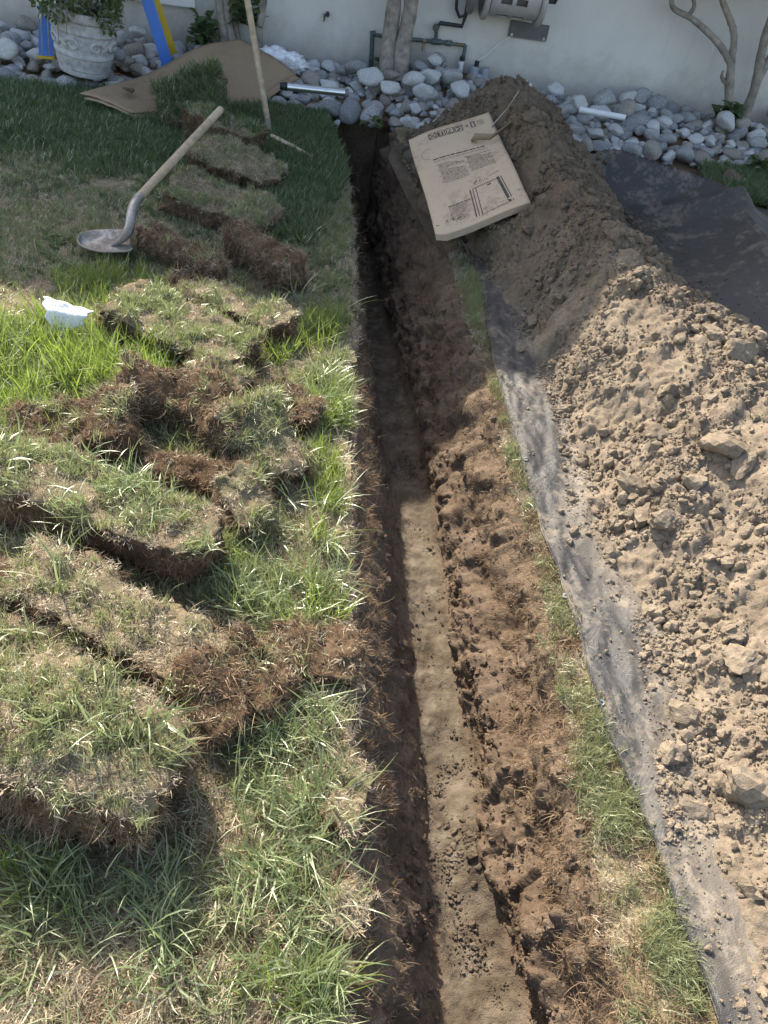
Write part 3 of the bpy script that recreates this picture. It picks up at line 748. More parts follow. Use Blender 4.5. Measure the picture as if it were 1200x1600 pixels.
    # torn thatch and roots along the left lip
    y = rng.uniform(.25, 5.2, 1500); y = y[fbm(xy3(y * 0, y) * 4, 3, 253) + rng.normal(0, .1, len(y)) > -.05]; p = np.column_stack([interp(TL, y) + rng.normal(-.004, .012, len(y)), y]); n = len(p)
    N = np.column_stack([np.full(n, 1.0), rng.normal(0, .6, n), rng.normal(.1, .5, n)])
    scatter('lip_thatch', np.column_stack([p, rng.uniform(-.05, .0, n)]), euler_from(N, rng.uniform(0, 6.28, n)), rng.uniform(.5, 1.1, n), TU['thatch'])
    y = np.concatenate([rng.uniform(.25, 5.2, 420), rng.uniform(.3, 2.5, 420)]); p = np.column_stack([interp(TL, y) + rng.normal(.03, .025, len(y)), y]); n = len(p)
    N = np.column_stack([np.full(n, 1.0), rng.normal(0, .5, n), rng.normal(-.3, .4, n)])
    scatter('hanging_roots', np.column_stack([p, rng.uniform(-.16, -.01, n)]), euler_from(N, rng.uniform(0, 6.28, n)), rng.uniform(.4, 1.1, n), TU['rootlong'])
    y = np.concatenate([rng.uniform(.25, 5.0, 700), rng.uniform(.3, 2.5, 500)]); u = rng.uniform(0, 1, len(y)) ** .6; n = len(y)
    xr_, xf = interp(TR, y), interp(TFR, y); p = np.column_stack([xf + (xr_ - xf) * u, y])
    N = np.column_stack([np.full(n, -1.0), rng.normal(0, .5, n), rng.normal(.5, .4, n)])
    scatter('bank_roots', np.column_stack([p, -.38 + .37 * u ** .85 + .01]), euler_from(N, rng.uniform(0, 6.28, n)), rng.uniform(.35, .9, n), TU['rootlong'])
build_grass()
def sod_litter():
    p = cat3(ell(-.55, 1.3, .5, .75, 1500), ell(-.75, 2.4, .5, .7, 800), box2(-.9, .1, .25, .9, 500)); p = p[left_ok(p, .01)]
    put('torn_root_litter', 'root', p, .5, 1.3, .7)
    p = cat3(ell(-.5, 1.3, .45, .7, 420), ell(-.7, 2.3, .45, .6, 200)); p = p[left_ok(p, .01)]
    put('long_root_litter', 'rootlong', p, .5, 1.3, .9)
sod_litter()

# ------------------------------------------------------------------ sod slabs
def ico(sub):
    bm = bmesh.new(); bmesh.ops.create_icosphere(bm, subdivisions=sub, radius=1.0)
    V = np.array([v.co[:] for v in bm.verts]); T = np.array([[v.index for v in f.verts] for f in bm.faces]); bm.free(); return V, T
ICO = {k: ico(k) for k in (1, 2, 3, 4)}
def lump(name, mat, sub, seed, planes=9, soft=.0, rough=.06, aspect=(1, 1, 1), link=False):
    V, T = ICO[sub]; r = np.random.default_rng(seed); Nn = r.normal(size=(planes, 3)); Nn /= np.linalg.norm(Nn, axis=1, keepdims=True)
    d = r.uniform(.45, .98, planes); dot = V @ Nn.T; q = np.where(dot > .05, d[None] / np.maximum(dot, .05), 9)
    q = np.minimum(q, 1.15)
    if soft: rad = (np.sum(q ** (-1 / soft), 1) / 1.0) ** (-soft) * planes ** (soft * .35)
    else: rad = q.min(1)
    n = fbm(V * 2.2 + seed, 3, seed) * rough * 1.6 + fbm(V * 7 + seed, 3, seed + 3) * rough
    P = V * (rad * (1 + n))[:, None] * np.array(aspect)
    return mesh_np(name, P, None, mat, T=T, link=link, smooth=bool(soft))
SODC = [lump('sod_crumb', M_sodside, 2, 450 + i, 9, 0, .2) for i in range(4)]
def sod(label, c, L, W, T, yaw, pitch=0, roll=0, bend=0, seed=0, short=1.0, mid=0.0, pale=0.0, thatch=1.0, roots=1.0, ragged=1.0, lawn=0.0, flip=False):
    root = empty('sod_slab', tuple(c), (math.radians(pitch), math.radians(roll), math.radians(yaw)))
    tag(root, label, 'sod')
    nu, nv, nw = max(14, int(L / .014)), max(12, int(W / .014)), 7
    pts = {}; V = []; Q = []
    def vid(i, j, k):
        key = (i, j, k)
        if key not in pts: pts[key] = len(V); V.append((2 * i / nu - 1, 2 * j / nv - 1, 2 * k / nw - 1))
        return pts[key]
    for i in range(nu):
        for j in range(nv):
            for k in (0, nw):
                q = [vid(i, j, k), vid(i + 1, j, k), vid(i + 1, j + 1, k), vid(i, j + 1, k)]; Q.append(q if k else q[::-1])
    for k in range(nw):
        for i in range(nu):
            for j in (0, nv):
                q = [vid(i, j, k), vid(i + 1, j, k), vid(i + 1, j, k + 1), vid(i, j, k + 1)]; Q.append(q if j == 0 else q[::-1])
        for j in range(nv):
            for i in (0, nu):
                q = [vid(i, j, k), vid(i, j + 1, k), vid(i, j + 1, k + 1), vid(i, j, k + 1)]; Q.append(q[::-1] if i == 0 else q)
    V = np.array(V); Q = np.array(Q)
    x, y, z = V.T
    sx, sy = x * np.sqrt(1 - .20 * y ** 4), y * np.sqrt(1 - .16 * x ** 4)      # rounded outline
    P = np.stack([sx * L / 2, sy * W / 2, z * T / 2 * (1 - .07 * np.maximum(np.abs(x), np.abs(y)) ** 6)], 1)
    off = np.array([seed * 3.7, seed * 1.9, seed * .7])
    n1 = fbm(P * 4.5 + off, 3, 1); n2 = fbm(P * 17 + off, 3, 2); n3 = fbm(P * 60 + off, 3, 3)
    side = np.maximum(np.abs(x), np.abs(y)) ** 6
    wq, wc = worley(np.stack([P[:, 0] * 11, P[:, 1] * 11, P[:, 2] * 3], 1) + off, 9)
    rad = (.22 * n1 + .12 * n2 - .30 * np.maximum(0, wc - .55)) * ragged * side
    P[:, 0] += np.sign(sx) * np.abs(sx) * rad * L * .35 + side * .012 * n3; P[:, 1] += np.sign(sy) * np.abs(sy) * rad * W * .5 + side * .014 * fbm(P * 50 + off + 9, 3, 4)
    P[:, 2] += .024 * n1 + .018 * n2 + .010 * n3 - .05 * ragged * side * np.maximum(0, fbm(P * 3.3 + off + 4, 2, 6))
    P[:, 2] += bend * ((P[:, 0] / (L / 2)) ** 2) * .5 + .25 * bend * (P[:, 1] / (W / 2))
    fz = (P[Q[:, 2]] - P[Q[:, 0]]); fy = (P[Q[:, 3]] - P[Q[:, 1]]); FN = np.cross(fz, fy); A = np.linalg.norm(FN, axis=1) / 2; FN = FN / (2 * A[:, None] + 1e-12)
    isT = V[Q].mean(1)[:, 2] > .99
    body = mesh_np('soil_slab', P, Q, [M_sodside, M_sodtop], root, fmat=(isT & (not flip)).astype(int))
    def pick(msk, dens):
        idx = np.nonzero(msk)[0]; w = A[idx]; n = int(w.sum() * dens)
        if n < 1: return None
        f = rng.choice(idx, n, p=w / w.sum()); u, v = rng.uniform(0, 1, (2, n, 1)); q = P[Q[f]]
        return (q[:, 0] * (1 - u) * (1 - v) + q[:, 1] * u * (1 - v) + q[:, 2] * u * v + q[:, 3] * (1 - u) * v), FN[f]
    Rinv = np.array(Euler((math.radians(pitch), math.radians(roll), math.radians(yaw))).to_matrix()).T
    upl = Rinv @ np.array([0, 0, 1.0])
    patch = lambda p, thr: fbm(p * 9 + off, 2, 8) + rng.normal(0, .12, len(p)) > thr
    def lay(name, key, msk, dens, smin, smax, up, thr=None, tilt=.3):
        r = pick(msk, dens)
        if r is None: return
        p, N = r
        if thr is not None: k = patch(p, thr); p, N = p[k], N[k]
        if len(p) < 1: return
        N = N * (1 - up) + upl * up + rng.normal(0, tilt, N.shape)
        scatter(name, p, euler_from(N, rng.uniform(0, 6.28, len(p))), rng.uniform(smin, smax, len(p)), TU[key], root)
    sidem = ~isT & (V[Q].mean(1)[:, 2] > -.99)
    if flip:
        lay('root_top', 'root', isT, 1700, .5, 1.3, .1, None, .7); lay('root_strands', 'rootlong', isT, 300, .5, 1.1, .1, None, .9)
        thatch, short = thatch * .25, short * .3
    lay('dead_thatch', 'thatch', isT, 1150 * thatch, .45, 1.0, .2)
    lay('green_blades', 'short', isT, 2300 * short, .55, 1.3, .4, -.02)
    if mid: lay('grass_blades', 'mid', isT, 1000 * mid, .6, 1.2, .3, .0, .45)
    if pale: lay('long_blades', 'pale', isT, 330 * pale, .6, 1.3, .2, .02, .6)
    if lawn: lay('lawn_blades', 'lawn', isT, 1500 * lawn, .7, 1.3, .4, None)
    lay('root_mat', 'root', sidem, 800 * roots, .5, 1.2, 0.0, None, .4)
    lay('loose_roots', 'rootlong', sidem, 300 * roots, .4, 1.0, 0.0, None, .6)
    r = pick(sidem, 320 * roots)
    if r is not None:
        p, N = r; N = N - upl * rng.uniform(.3, 1.4, (len(N), 1)) + rng.normal(0, .3, N.shape)
        scatter('hanging_fibres', p, euler_from(N, rng.uniform(0, 6.28, len(p))), rng.uniform(.5, 1.3, len(p)), TU['fibre'], root)
    r = pick(sidem | (isT & flip), 1500)
    if r is not None:
        p, N = r; sz = np.minimum(.0022 * rng.uniform(.01, 1, len(p)) ** -.42, .014)
        scatter('soil_crumbs', p, rng.uniform(0, 6.28, (len(p), 3)), sz, SODC, root)
    lay('edge_thatch', 'thatch', sidem & (V[Q].mean(1)[:, 2] > .6), 500, .5, 1.0, .2, None, .5)
    return root
def A(px, py, z): return at(px, py, z)
sod('upright clump of green sod leaning on the flattened cardboard', A(300, 165, .12), .40, .30, .14, 25, 30, -14, .03, 1, .3, 0, 0, .5, 1.2, 1.4, lawn=1.0)
sod('torn sod clump with a dark hollow side behind the shovel grip', A(355, 212, .09), .44, .20, .15, -12, -4, 6, .02, 2, .9, 0, 0, 1, 1.3, 1.3, lawn=.25)
sod('wide brown sod slab just beyond the shovel handle', A(374, 262, .07), .50, .30, .12, -20, 4, 6, -.04, 3, .6, 0, 0, 1.3, 1, 1.2)
sod('long low sod slab beside the middle of the shovel handle', A(345, 325, .05), .58, .30, .11, -16, 2, 3, .02, 4, 1.1, .1, 0, 1.0, .9)
sod('narrow strip of sod on edge next to the shovel blade', A(285, 405, .05), .52, .10, .15, -32, 8, 0, .0, 5, .6, .1, 0, .8, 1.4, 1.2, flip=True)
sod('rolled brown sod lump at the trench side level with the shovel blade', A(415, 410, .06), .42, .15, .17, -34, 6, 4, .03, 6, .2, 0, 0, 1, 1.7, 1.5, flip=True)
sod('flat sod strip with torn root end behind the sunlit slab', A(362, 488, .05), .54, .17, .13, -22, 0, 0, .0, 7, .9, .1, 0, 1, 1.2, 1.2)
sod('big sunlit sod slab beside the clear plastic scrap', A(288, 525, .06), .60, .27, .15, -22, 3, 2, .02, 8, 1.9, .35, 0, .7, 1, .9)
sod('crumpled sod clump half turned over below the tall bright grass', A(120, 690, .06), .38, .20, .16, 22, 4, -10, .05, 9, .9, .15, 0, 1, 1.4, 1.5, flip=True)
sod('dark red brown root clump in the middle of the sod pieces', A(272, 632, .07), .32, .16, .17, 12, 12, 12, .04, 10, .35, .1, 0, .8, 1.8, 1.6, flip=True)
sod('thin curl of torn roots lying in front of the dark root clump', A(300, 745, .03), .34, .12, .08, 6, -4, 4, .03, 17, .2, .05, 0, .9, 2.2, 1.8, flip=True)
sod('twisted sod piece with a green flank next to the trench', A(402, 700, .06), .30, .24, .16, -38, -4, 24, .05, 11, .9, .7, 0, .8, 1.5, 1.4)
sod('thick sod slab with pale grass and a clean cut brown front edge', A(165, 808, .075), .66, .21, .17, -13, -3, 2, .01, 12, 1.0, .2, 1.3, 1, .8, .6)
sod('broad straw covered sod slab with a crumbling front edge', A(185, 985, .05), .68, .20, .15, -18, -2, 3, .02, 13, .4, .05, .2, 1.6, 1.2, 1.1)
sod('low mound of dry brown thatch at the trench lip', A(480, 1025, .015), .23, .16, .09, 4, 8, 8, .0, 14, .15, 0, 0, 1.9, 1.2, 1.4, flip=True)
sod('big rounded sod slab with drooping grass nearest the camera', A(95, 1170, .11), .52, .27, .25, -6, 4, 6, -.05, 15, 1.0, .15, .6, 1.6, 1.5, 1.0)
sod('ragged half flipped sod chunk leaning on the twisted green piece', A(350, 672, .08), .22, .13, .12, -30, 18, -20, .02, 18, .4, .1, 0, .7, 1.8, 1.8, flip=True)
sod('brown root chunk fallen in front of the straw covered slab', A(330, 1095, .05), .20, .13, .12, -40, 10, 14, .02, 19, .3, 0, 0, .9, 1.7, 1.7, flip=True)
sod('torn brown sod chunk at the left end of the straw covered slab', A(30, 930, .07), .24, .14, .10, 8, 6, -8, .02, 20, .3, .1, 0, .9, 1.5, 1.6, flip=True)
sod('small root ball lying between two upper sod slabs', A(305, 462, .05), .20, .12, .11, -20, 10, 10, .02, 21, .3, 0, 0, .8, 1.7, 1.7, flip=True)
sod('brown torn sod chunk in front of the big sunlit slab', A(345, 598, .06), .24, .12, .12, -18, 8, 8, .02, 31, .5, .2, 0, .9, 1.6, 1.7)
sod('shaggy root chunk between the twisted green piece and the trench', A(455, 640, .04), .20, .12, .09, -28, 6, 12, .02, 32, .3, .1, 0, .9, 1.6, 1.7, flip=True)
sod('torn brown sod scrap behind the thick clean cut slab', A(70, 752, .05), .26, .12, .11, 14, 8, -6, .02, 33, .4, .2, .1, .9, 1.6, 1.7, flip=True)
sod('half buried root chunk at the right corner of the thick clean cut slab', A(378, 790, .05), .20, .14, .12, -44, 4, 18, .02, 34, .5, .4, .1, .8, 1.7, 1.6)
sod('crumbling brown sod edge at the right end of the straw covered slab', A(395, 1060, .04), .22, .13, .11, -28, 4, 12, .02, 35, .3, .1, 0, 1.0, 1.7, 1.7, flip=True)
sod('shaggy tan fibre clump overhanging the trench lip nearest the camera', A(545, 1425, .0), .12, .09, .06, 70, 2, 12, .0, 22, .1, .1, .1, 2.2, 1.4, 1.6)
sod('frayed tan turf edge crumbling into the trench below the thatch mound', A(545, 1250, .0), .20, .08, .06, 82, 0, 12, .0, 23, .2, .1, 0, 2.2, 1.4, 1.6)
sod('small torn scrap of sod resting between larger slabs', A(50, 1020, .05), .26, .12, .10, 10, 2, 0, 0, 16, .7, .3, .5, 1, 1, 1.4)

# weed tufts standing alone
def weed(label, px, py, n, h, sc, mat=M_gbright, seed=1, w=.0046):
    p = at(px, py, 0); p[2] = float(lawn_z(p[0:1], p[1:2])[0])
    o = tuft('grass_tuft', mat, n, .035, h, w, .9, 1.3, 5, .1, .45, seed); COL.objects.link(o); o.location = p; o.scale = (sc, sc, sc)
    tag(o, label, 'grass tuft')
weed('large yellow green grass tuft arching over the trench lip', 505, 845, 42, .17, 1.0, M_gbright, 3)
weed('pale green tuft just beyond the large arching tuft', 520, 800, 26, .12, 1.0, M_gpale, 5)
weed('bright upright grass tuft at the trench lip on the shade line', 535, 495, 22, .16, 1.0, M_gbright, 7)
weed('small bright green weed tuft behind the big rounded sod slab', 180, 1085, 16, .09, 1.0, M_gbright, 9)
weed('lush weed at the corner of the sunlit sod slab', 385, 600, 22, .15, 1.0, M_gbright, 11)
weed('green weed blades beside the sod strip near the shovel blade', 470, 470, 20, .15, 1.0, M_gpale, 13)
weed('green weed beside the thick cut slab edge', 335, 900, 18, .12, 1.0, M_gpale, 15)

# ------------------------------------------------------------------ lumps: clods and river stones
CLOD = [lump('soil_clod', M_clod, 3, 300 + i, 12, 0, .13, (1, random.uniform(.7, 1), random.uniform(.55, .85))) for i in range(14)]
SMALL = [lump('soil_crumb', M_clod, 2, 400 + i, 9, 0, .20, (1, random.uniform(.7, 1), random.uniform(.6, .9))) for i in range(8)]
TRC = [lump('trench_crumb', M_trench, 2, 500 + i, 8, 0, .13) for i in range(5)]
TRW = [lump('wall_crumb', M_trench, 2, 550 + i, 9, 0, .2) for i in range(5)]
for v in TRC: 
    for k in ('floor', 'rootzone'):
        a = v.data.attributes.new(k, 'FLOAT', 'POINT')
        if k == 'floor': a.data.foreach_set('value', np.full(len(v.data.vertices), .8, np.float32))

def dup_thing(proto, name, loc, rot, scl, label, cat, group):
    o = proto.copy(); o.name = name; COL.objects.link(o); o.location = loc; o.rotation_euler = rot; o.scale = scl
    return tag(o, label, cat, group)
def heap_at(px, py, z0=.2):
    z = z0
    for _ in range(25):
        p = at(px, py, z); z = .6 * z + .4 * float(heap_z(p[0:1], p[1:2])[0])
    return at(px, py, z)
HAND = [((1152, 560), .085, 'large flat pale clod high on the right slope of the soil heap'), ((985, 412), .07, 'flat slab of soil on the ridge where the shade ends'),
        ((992, 765), .062, 'biggest upright clod in the middle of the sunlit soil'), ((1040, 818), .062, 'broad angular clod just below the biggest upright clod'),
        ((1078, 762), .05, 'cracked angular clod right of the biggest upright clod'), ((1022, 682), .045, 'rounded grey clod above the middle of the sunlit soil'),
        ((880, 652), .042, 'brown clod resting on the fabric edge at its widest bare patch'), ((806, 566), .022, 'small dark clod alone on the bare fabric'),
        ((1088, 520), .042, 'pale wedge of soil near the top of the sunlit slope'), ((1125, 700), .075, 'big crumbling clod at the right of the sunlit slope'),
        ((1160, 1035), .06, 'cluster clod at the right picture side below the middle'), ((1075, 1120), .055, 'large brown clod beside the lower bare fabric'),
        ((1165, 1240), .075, 'rounded big clod at the lower right of the soil'), ((1040, 1190), .05, 'chunky clod touching the lower fabric patch'),
        ((880, 870), .018, 'little clod lying on the fabric strip mid way'), ((1005, 1090), .014, 'tiny crumb clod on the lower fabric patch'),
        ((868, 818), .016, 'little pale clod on the fabric below the bare patch'),
        ((1085, 420), .075, 'large shaded clod on the fabric behind the heap ridge'), ((960, 365), .07, 'shaded block of soil below the heap crest')]
for (q, r, lab) in HAND:
    p = heap_at(*q, .02 if r < .03 else .2); v = random.choice(CLOD)
    zf = max(p[2], float(mat_z(p[0:1], p[1:2])[0]))
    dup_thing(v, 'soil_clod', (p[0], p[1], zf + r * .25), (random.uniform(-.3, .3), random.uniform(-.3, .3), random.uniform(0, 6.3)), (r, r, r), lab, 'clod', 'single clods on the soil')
n = 0
while n < 215:
    y = .3 + 4.9 * random.random() ** 1.25; x = random.uniform(float(interp(DIRTL, y)), min(float(interp(DIRTR, y)), 2.3))
    z = float(heap_z(np.array([x]), np.array([y]))[0])
    if z < .0: continue
    dx_, dy_ = x - .019, y - 3.569
    if -.1 < (dx_ * .968 + dy_ * .244) / .4486 < 1.12 and -.1 < (dy_ * .414 - dx_ * .196) / .4486 < 1.1: continue
    r = min(.058, .016 * random.random() ** -.5); v = random.choice(CLOD)
    tt = (x - float(interp(DIRTL, y))) / (float(interp(RIDGE, y)) - float(interp(DIRTL, y)))
    where = ('at the heap foot by the fabric' if tt < .3 else 'part way up the heap' if tt < .75 else 'on the heap crest') + (' in sun' if y < 2.95 else ' in shade')
    size = 'large' if r > .034 else ('mid sized' if r > .021 else 'small')
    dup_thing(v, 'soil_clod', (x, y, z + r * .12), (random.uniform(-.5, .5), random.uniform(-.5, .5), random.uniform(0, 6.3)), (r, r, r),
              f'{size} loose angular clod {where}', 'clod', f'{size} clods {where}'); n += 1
def crumbs():
    N = 105000
    y = np.concatenate([rng.uniform(.2, 3.0, int(N * .7)), rng.uniform(3.0, 5.5, N - int(N * .7))])
    l, r = interp(DIRTL, y) - .04, np.minimum(interp(DIRTR, y) + .05, 2.6); x = l + (r - l) * rng.uniform(0, 1, N) ** 1.15
    z = heap_z(x, y); mz = mat_z(x, y); zz = np.maximum(z, np.where(z < .02, mz, z))
    k = (fbm(xy3(x, y) * 4, 4, 301) + rng.normal(0, .2, N) > .0)
    s = np.minimum(.0032 * rng.uniform(.005, 1, N) ** -.47, .027); s = np.where(z < .01, s * .7, s)
    x, y, zz, s = x[k], y[k], zz[k], s[k]; n = len(x)
    scatter('loose_soil', np.column_stack([x, y, zz + s * rng.uniform(-.25, .4, n)]), rng.uniform(0, 6.28, (n, 3)), s, SMALL, label='loose crumbs of soil over the heap')
    # crumbs strewn on the bare fabric
    N = 1900; y = rng.uniform(.25, 4.4, N); x = interp(MATL, y) + .01 + (interp(DIRTL, y) - interp(MATL, y) + .05) * rng.uniform(0, 1, N)
    k = fbm(xy3(x, y) * 8, 3, 305) + rng.normal(0, .2, N) > .02; x, y = x[k], y[k]; n = len(x); s = .0016 * rng.uniform(.008, 1, n) ** -.43
    scatter('fabric_crumbs', np.column_stack([x, y, mat_z(x, y) + s * .3]), rng.uniform(0, 6.28, (n, 3)), s, SMALL, label='crumbs of soil strewn on the fabric')
    N = 420; y = rng.uniform(2.9, 4.6, N); x = interp(DIRTR, y) + rng.exponential(.09, N) - .03; n = N; s = .004 * rng.uniform(.05, 1, n) ** -.4
    scatter('far_fabric_crumbs', np.column_stack([x, y, mat_z(x, y) + s * .3]), rng.uniform(0, 6.28, (n, 3)), s, SMALL)
    # crumbs on the trench floor
    N = 6500; y = np.concatenate([.25 + rng.uniform(0, 1, N - 500) ** 1.5 * 3.0, rng.normal(.93, .12, 500)]); a, b = interp(TFL, y), interp(TFR, y); u = np.clip(rng.normal(.60, .30, N), .02, 1.05); x = a + (b - a) * u
    k = (fbm(xy3(x, y) * 7, 3, 307) + rng.normal(0, .15, N) > .08) | (np.abs(y - .93) < .1); x, y, u = x[k], y[k], u[k]; N = len(x)
    s = .0016 * rng.uniform(.01, 1, N) ** -.42
    near = np.exp(-((y - .93) / .12) ** 2); s = s * (1 + near * .8)
    mound = .05 * np.exp(-((y - .93) / .10) ** 2 - ((u - .75) / .25) ** 2) - .03 * sst(1.9, 2.1, y)
    z = -.38 - .003 + .035 * np.clip((u - .5) * 2, 0, 1.1) ** 3 + mound * sst(0, .12, u) * sst(1, .88, u)
    scatter('trench_crumbs', np.column_stack([x, y, z + .002]), rng.uniform(0, 6.28, (N, 3)), s, TRC, label='crumbs of soil on the trench floor')
crumbs()
def wall_crumbs():
    L_, R_, Lt, Rt = TRPTS[0]
    def pick(A_, n, pw):
        A_ = A_[(A_[:, 1] > .2)]; w = 1 / (.25 + A_[:, 1]) ** pw; i = rng.choice(len(A_), n, p=w / w.sum()); return A_[i] + rng.normal(0, .003, (n, 3))
    P = np.concatenate([pick(L_, 5200, .6), pick(R_, 9500, .6)]); n = len(P)
    k = fbm(P * 9, 3, 311) + rng.normal(0, .22, n) > -.05; P = P[k]; n = len(P)
    s = np.minimum(.0022 * rng.uniform(.004, 1, n) ** -.42, .017)
    scatter('wall_crumbs', P, rng.uniform(0, 6.28, (n, 3)), s, TRW, label='crumbs of soil clinging to the trench walls')
    P = np.concatenate([pick(Lt, 1500, .5), pick(Rt, 1700, .5)]); n = len(P)
    N = np.column_stack([np.concatenate([np.full(1500, 1.0), np.full(1700, -1.0)]), rng.normal(0, .7, n), rng.normal(.1, .6, n)])
    scatter('torn_roots', P, euler_from(N, rng.uniform(0, 6.28, n)), rng.uniform(.4, 1.0, n), TU['root'], label='torn roots on the trench walls')
wall_crumbs()

STONE = []
for i in range(12):
    mt = M_stone[(0, 1, 2, 1, 0, 3, 2, 1, 0, 2, 1, 3)[i]]
    STONE.append((lump('river_stone', mt, 3, 600 + i, 10, .085, .05, (1.08, random.uniform(.72, .95), random.uniform(.52, .72))), ('speckled grey', 'pale', 'slate grey', 'pale', 'speckled grey', 'tan', 'slate grey', 'pale', 'speckled grey', 'slate grey', 'pale', 'tan')[i]))
potc = np.array([-2.36, 5.22])
KEEP = [(.0, 6.58, .05), (.15, 6.48, .24), (.12, 6.3, .14), (.30, 6.55, .05), (potc[0], potc[1], .17), (-2.64, 5.30, .06), (-1.95, 5.62, .06), (-.45, 6.25, .12), (-1.68, 6.2, .12), (2.13, 6.72, .10), (2.37, 6.95, .08)]
def build_stones():
    placed = []; tries = 0
    def ok(x, y, r, lay):
        for (a, b, c) in KEEP:
            if math.hypot(x - a, y - b) < c + r * .6: return False
        for (px, py, pr, pl) in placed:
            if pl == lay and (x - px) ** 2 + (y - py) ** 2 < (.66 * (r + pr)) ** 2: return False
        return True
    def put_(x, y, r, lay, dz=0):
        v, look = random.choice(STONE)
        z = float(bed_z(np.array([x]), np.array([y]))[0]) + r * .30 + dz
        where = 'left of the cardboard' if x < -1.45 else ('by the trench head' if x < .35 else 'right of the soil heap')
        dfr = (y - float(interp(BEDF, x))) / max(.2, wall_y(x) - float(interp(BEDF, x)))
        row = 'stacked on others' if lay else ('along the lawn edge' if dfr < .2 else 'in mid bed' if dfr < .62 else 'against the wall')
        wd = r * 2
        size = 'large' if r > .088 else ('small' if r < .065 else 'mid sized')
        dup_thing(v, 'river_stone', (x, y, z), (random.gauss(0, .18), random.gauss(0, .18), random.choice((0, PI)) + random.gauss(WA, .5)), (r, r, r * random.uniform(.9, 1.15)),
                  f'{size} {look} river stone {row} {where}', 'stone', f'{size} {look} river stones {row} {where}')
        placed.append((x, y, r, lay))
    # front row
    x = -3.3
    while x < 3.3:
        r = random.uniform(.062, .095); f = float(interp(BEDF, x)); put_(x, f + r * .75 + random.uniform(-.02, .02), r, 0); x += r * 1.62
    while len(placed) < 285 and tries < 14000:
        tries += 1; x = random.uniform(-3.4, 3.1); f = float(interp(BEDF, x)); wy = wall_y(x); y = random.uniform(f + .12, wy - .06); r = random.uniform(.045, .088)
        if y > wy - r * .8: continue
        if ok(x, y, r, 0): put_(x, y, r, 0)
    c = len(placed); tries = 0
    while len(placed) < min(c + 60, 335) and tries < 3000:
        tries += 1
        if random.random() < .55: x = random.gauss(-.05, .32); x = min(max(x, -.6), .6)
        else: x = random.uniform(-3.3, 3.0)
        f = float(interp(BEDF, x)); wy = wall_y(x); y = random.uniform(f + .3, wy - .1); r = random.uniform(.055, .10)
        if ok(x, y, r, 1): put_(x, y, r, 1, r * .72)
build_stones()
def stone_fill():
    N = 1500; x = rng.uniform(-3.4, 3.2, N); y = interp(BEDF, x) + rng.uniform(.02, 1, N) * (W0[1] + (x - W0[0]) * math.tan(WA) - interp(BEDF, x) - .05)
    r = rng.uniform(.03, .058, N); z = bed_z(x, y) - .015; E = np.column_stack([rng.normal(0, .2, N), rng.normal(0, .2, N), rng.uniform(0, 6.28, N)])
    scatter('small_stones', np.column_stack([x, y, z]), E, r, [STONE[i][0] for i in (0, 1, 2, 5)], label='small stones filling the gaps of the stone bed')
stone_fill()

# ------------------------------------------------------------------ shovel
def build_shovel():
    base, sock, end = A(205, 372, .075), A(214, 312, .17), A(346, 170, .30)
    root = empty('shovel', tuple(A(172, 372, .02))); o0 = Vector(root.location)
    tag(root, 'round point shovel with a wooden handle lying on the worn lawn', 'shovel')
    rel = lambda p: Vector(p) - o0
    s, e = rel(sock), rel(end); d = (e - s).normalized()
    MB().tube([s - d * .02, s + (e - s) * .3, s + (e - s) * .6, e - d * .05], [.0185, .020, .0195, .0185], 14).build('handle', M_woodold, root, True)
    MB().tube([e - d * .17, e - d * .06, e - d * .012, e], [.0190, .0192, .0185, .012], 14).build('handle_grip_end', M_wood, root, True)
    MB().tube([s + d * .005, s + d * .03], .0212, 14).build('tape_band', M_green, root, True)
    # steel socket curving into the blade
    tipdir = (Vector(A(128, 392, .02)) - Vector(base)); tipdir.z = 0; tipdir.normalize()
    b = rel(base) + Vector((0, 0, -.045))
    q0, q1, q2, q3 = s + d * .03, s - d * .15, b - tipdir * .05 + Vector((0, 0, .075)), b + tipdir * .09 + Vector((0, 0, .008))
    cv = [q0 * (1 - t) ** 3 + q1 * 3 * t * (1 - t) ** 2 + q2 * 3 * t * t * (1 - t) + q3 * t ** 3 for t in [i / 16 for i in range(17)]]
    MB().tube(cv, [.0215] * 11 + [.021, .019, .017, .014, .010, .005], 14).build('socket', M_steel, root, True)
    side = Vector((-tipdir.y, tipdir.x, 0)); Lb, Wb = .225, .112
    nu, nv = 26, 22; V = []
    for i in range(nu):
        u = i / (nu - 1)
        hw = Wb * (1.0 if u < .45 else math.sqrt(max(0.0, 1 - ((u - .45) / .55) ** 2.1)) * .98 + .02) * (.93 + .07 * min(1, u * 5))
        for j in range(nv):
            v = 2 * j / (nv - 1) - 1
            z = .034 * v * v + .018 * max(0, u - .6) ** 1.0 + .012 * math.exp(-(v / .18) ** 2) * (1 - u) - .012
            if u < .06: z += .012 * (1 - u / .06) * (abs(v) > .25)
            V.append(b + tipdir * (u * Lb) + side * (v * hw) + Vector((0, 0, z + .012)))
    o = mesh_np('blade', V, grid_quads(nu, nv), M_steel, root)
    sm = o.modifiers.new('thickness', 'SOLIDIFY'); sm.thickness = .004
build_shovel()

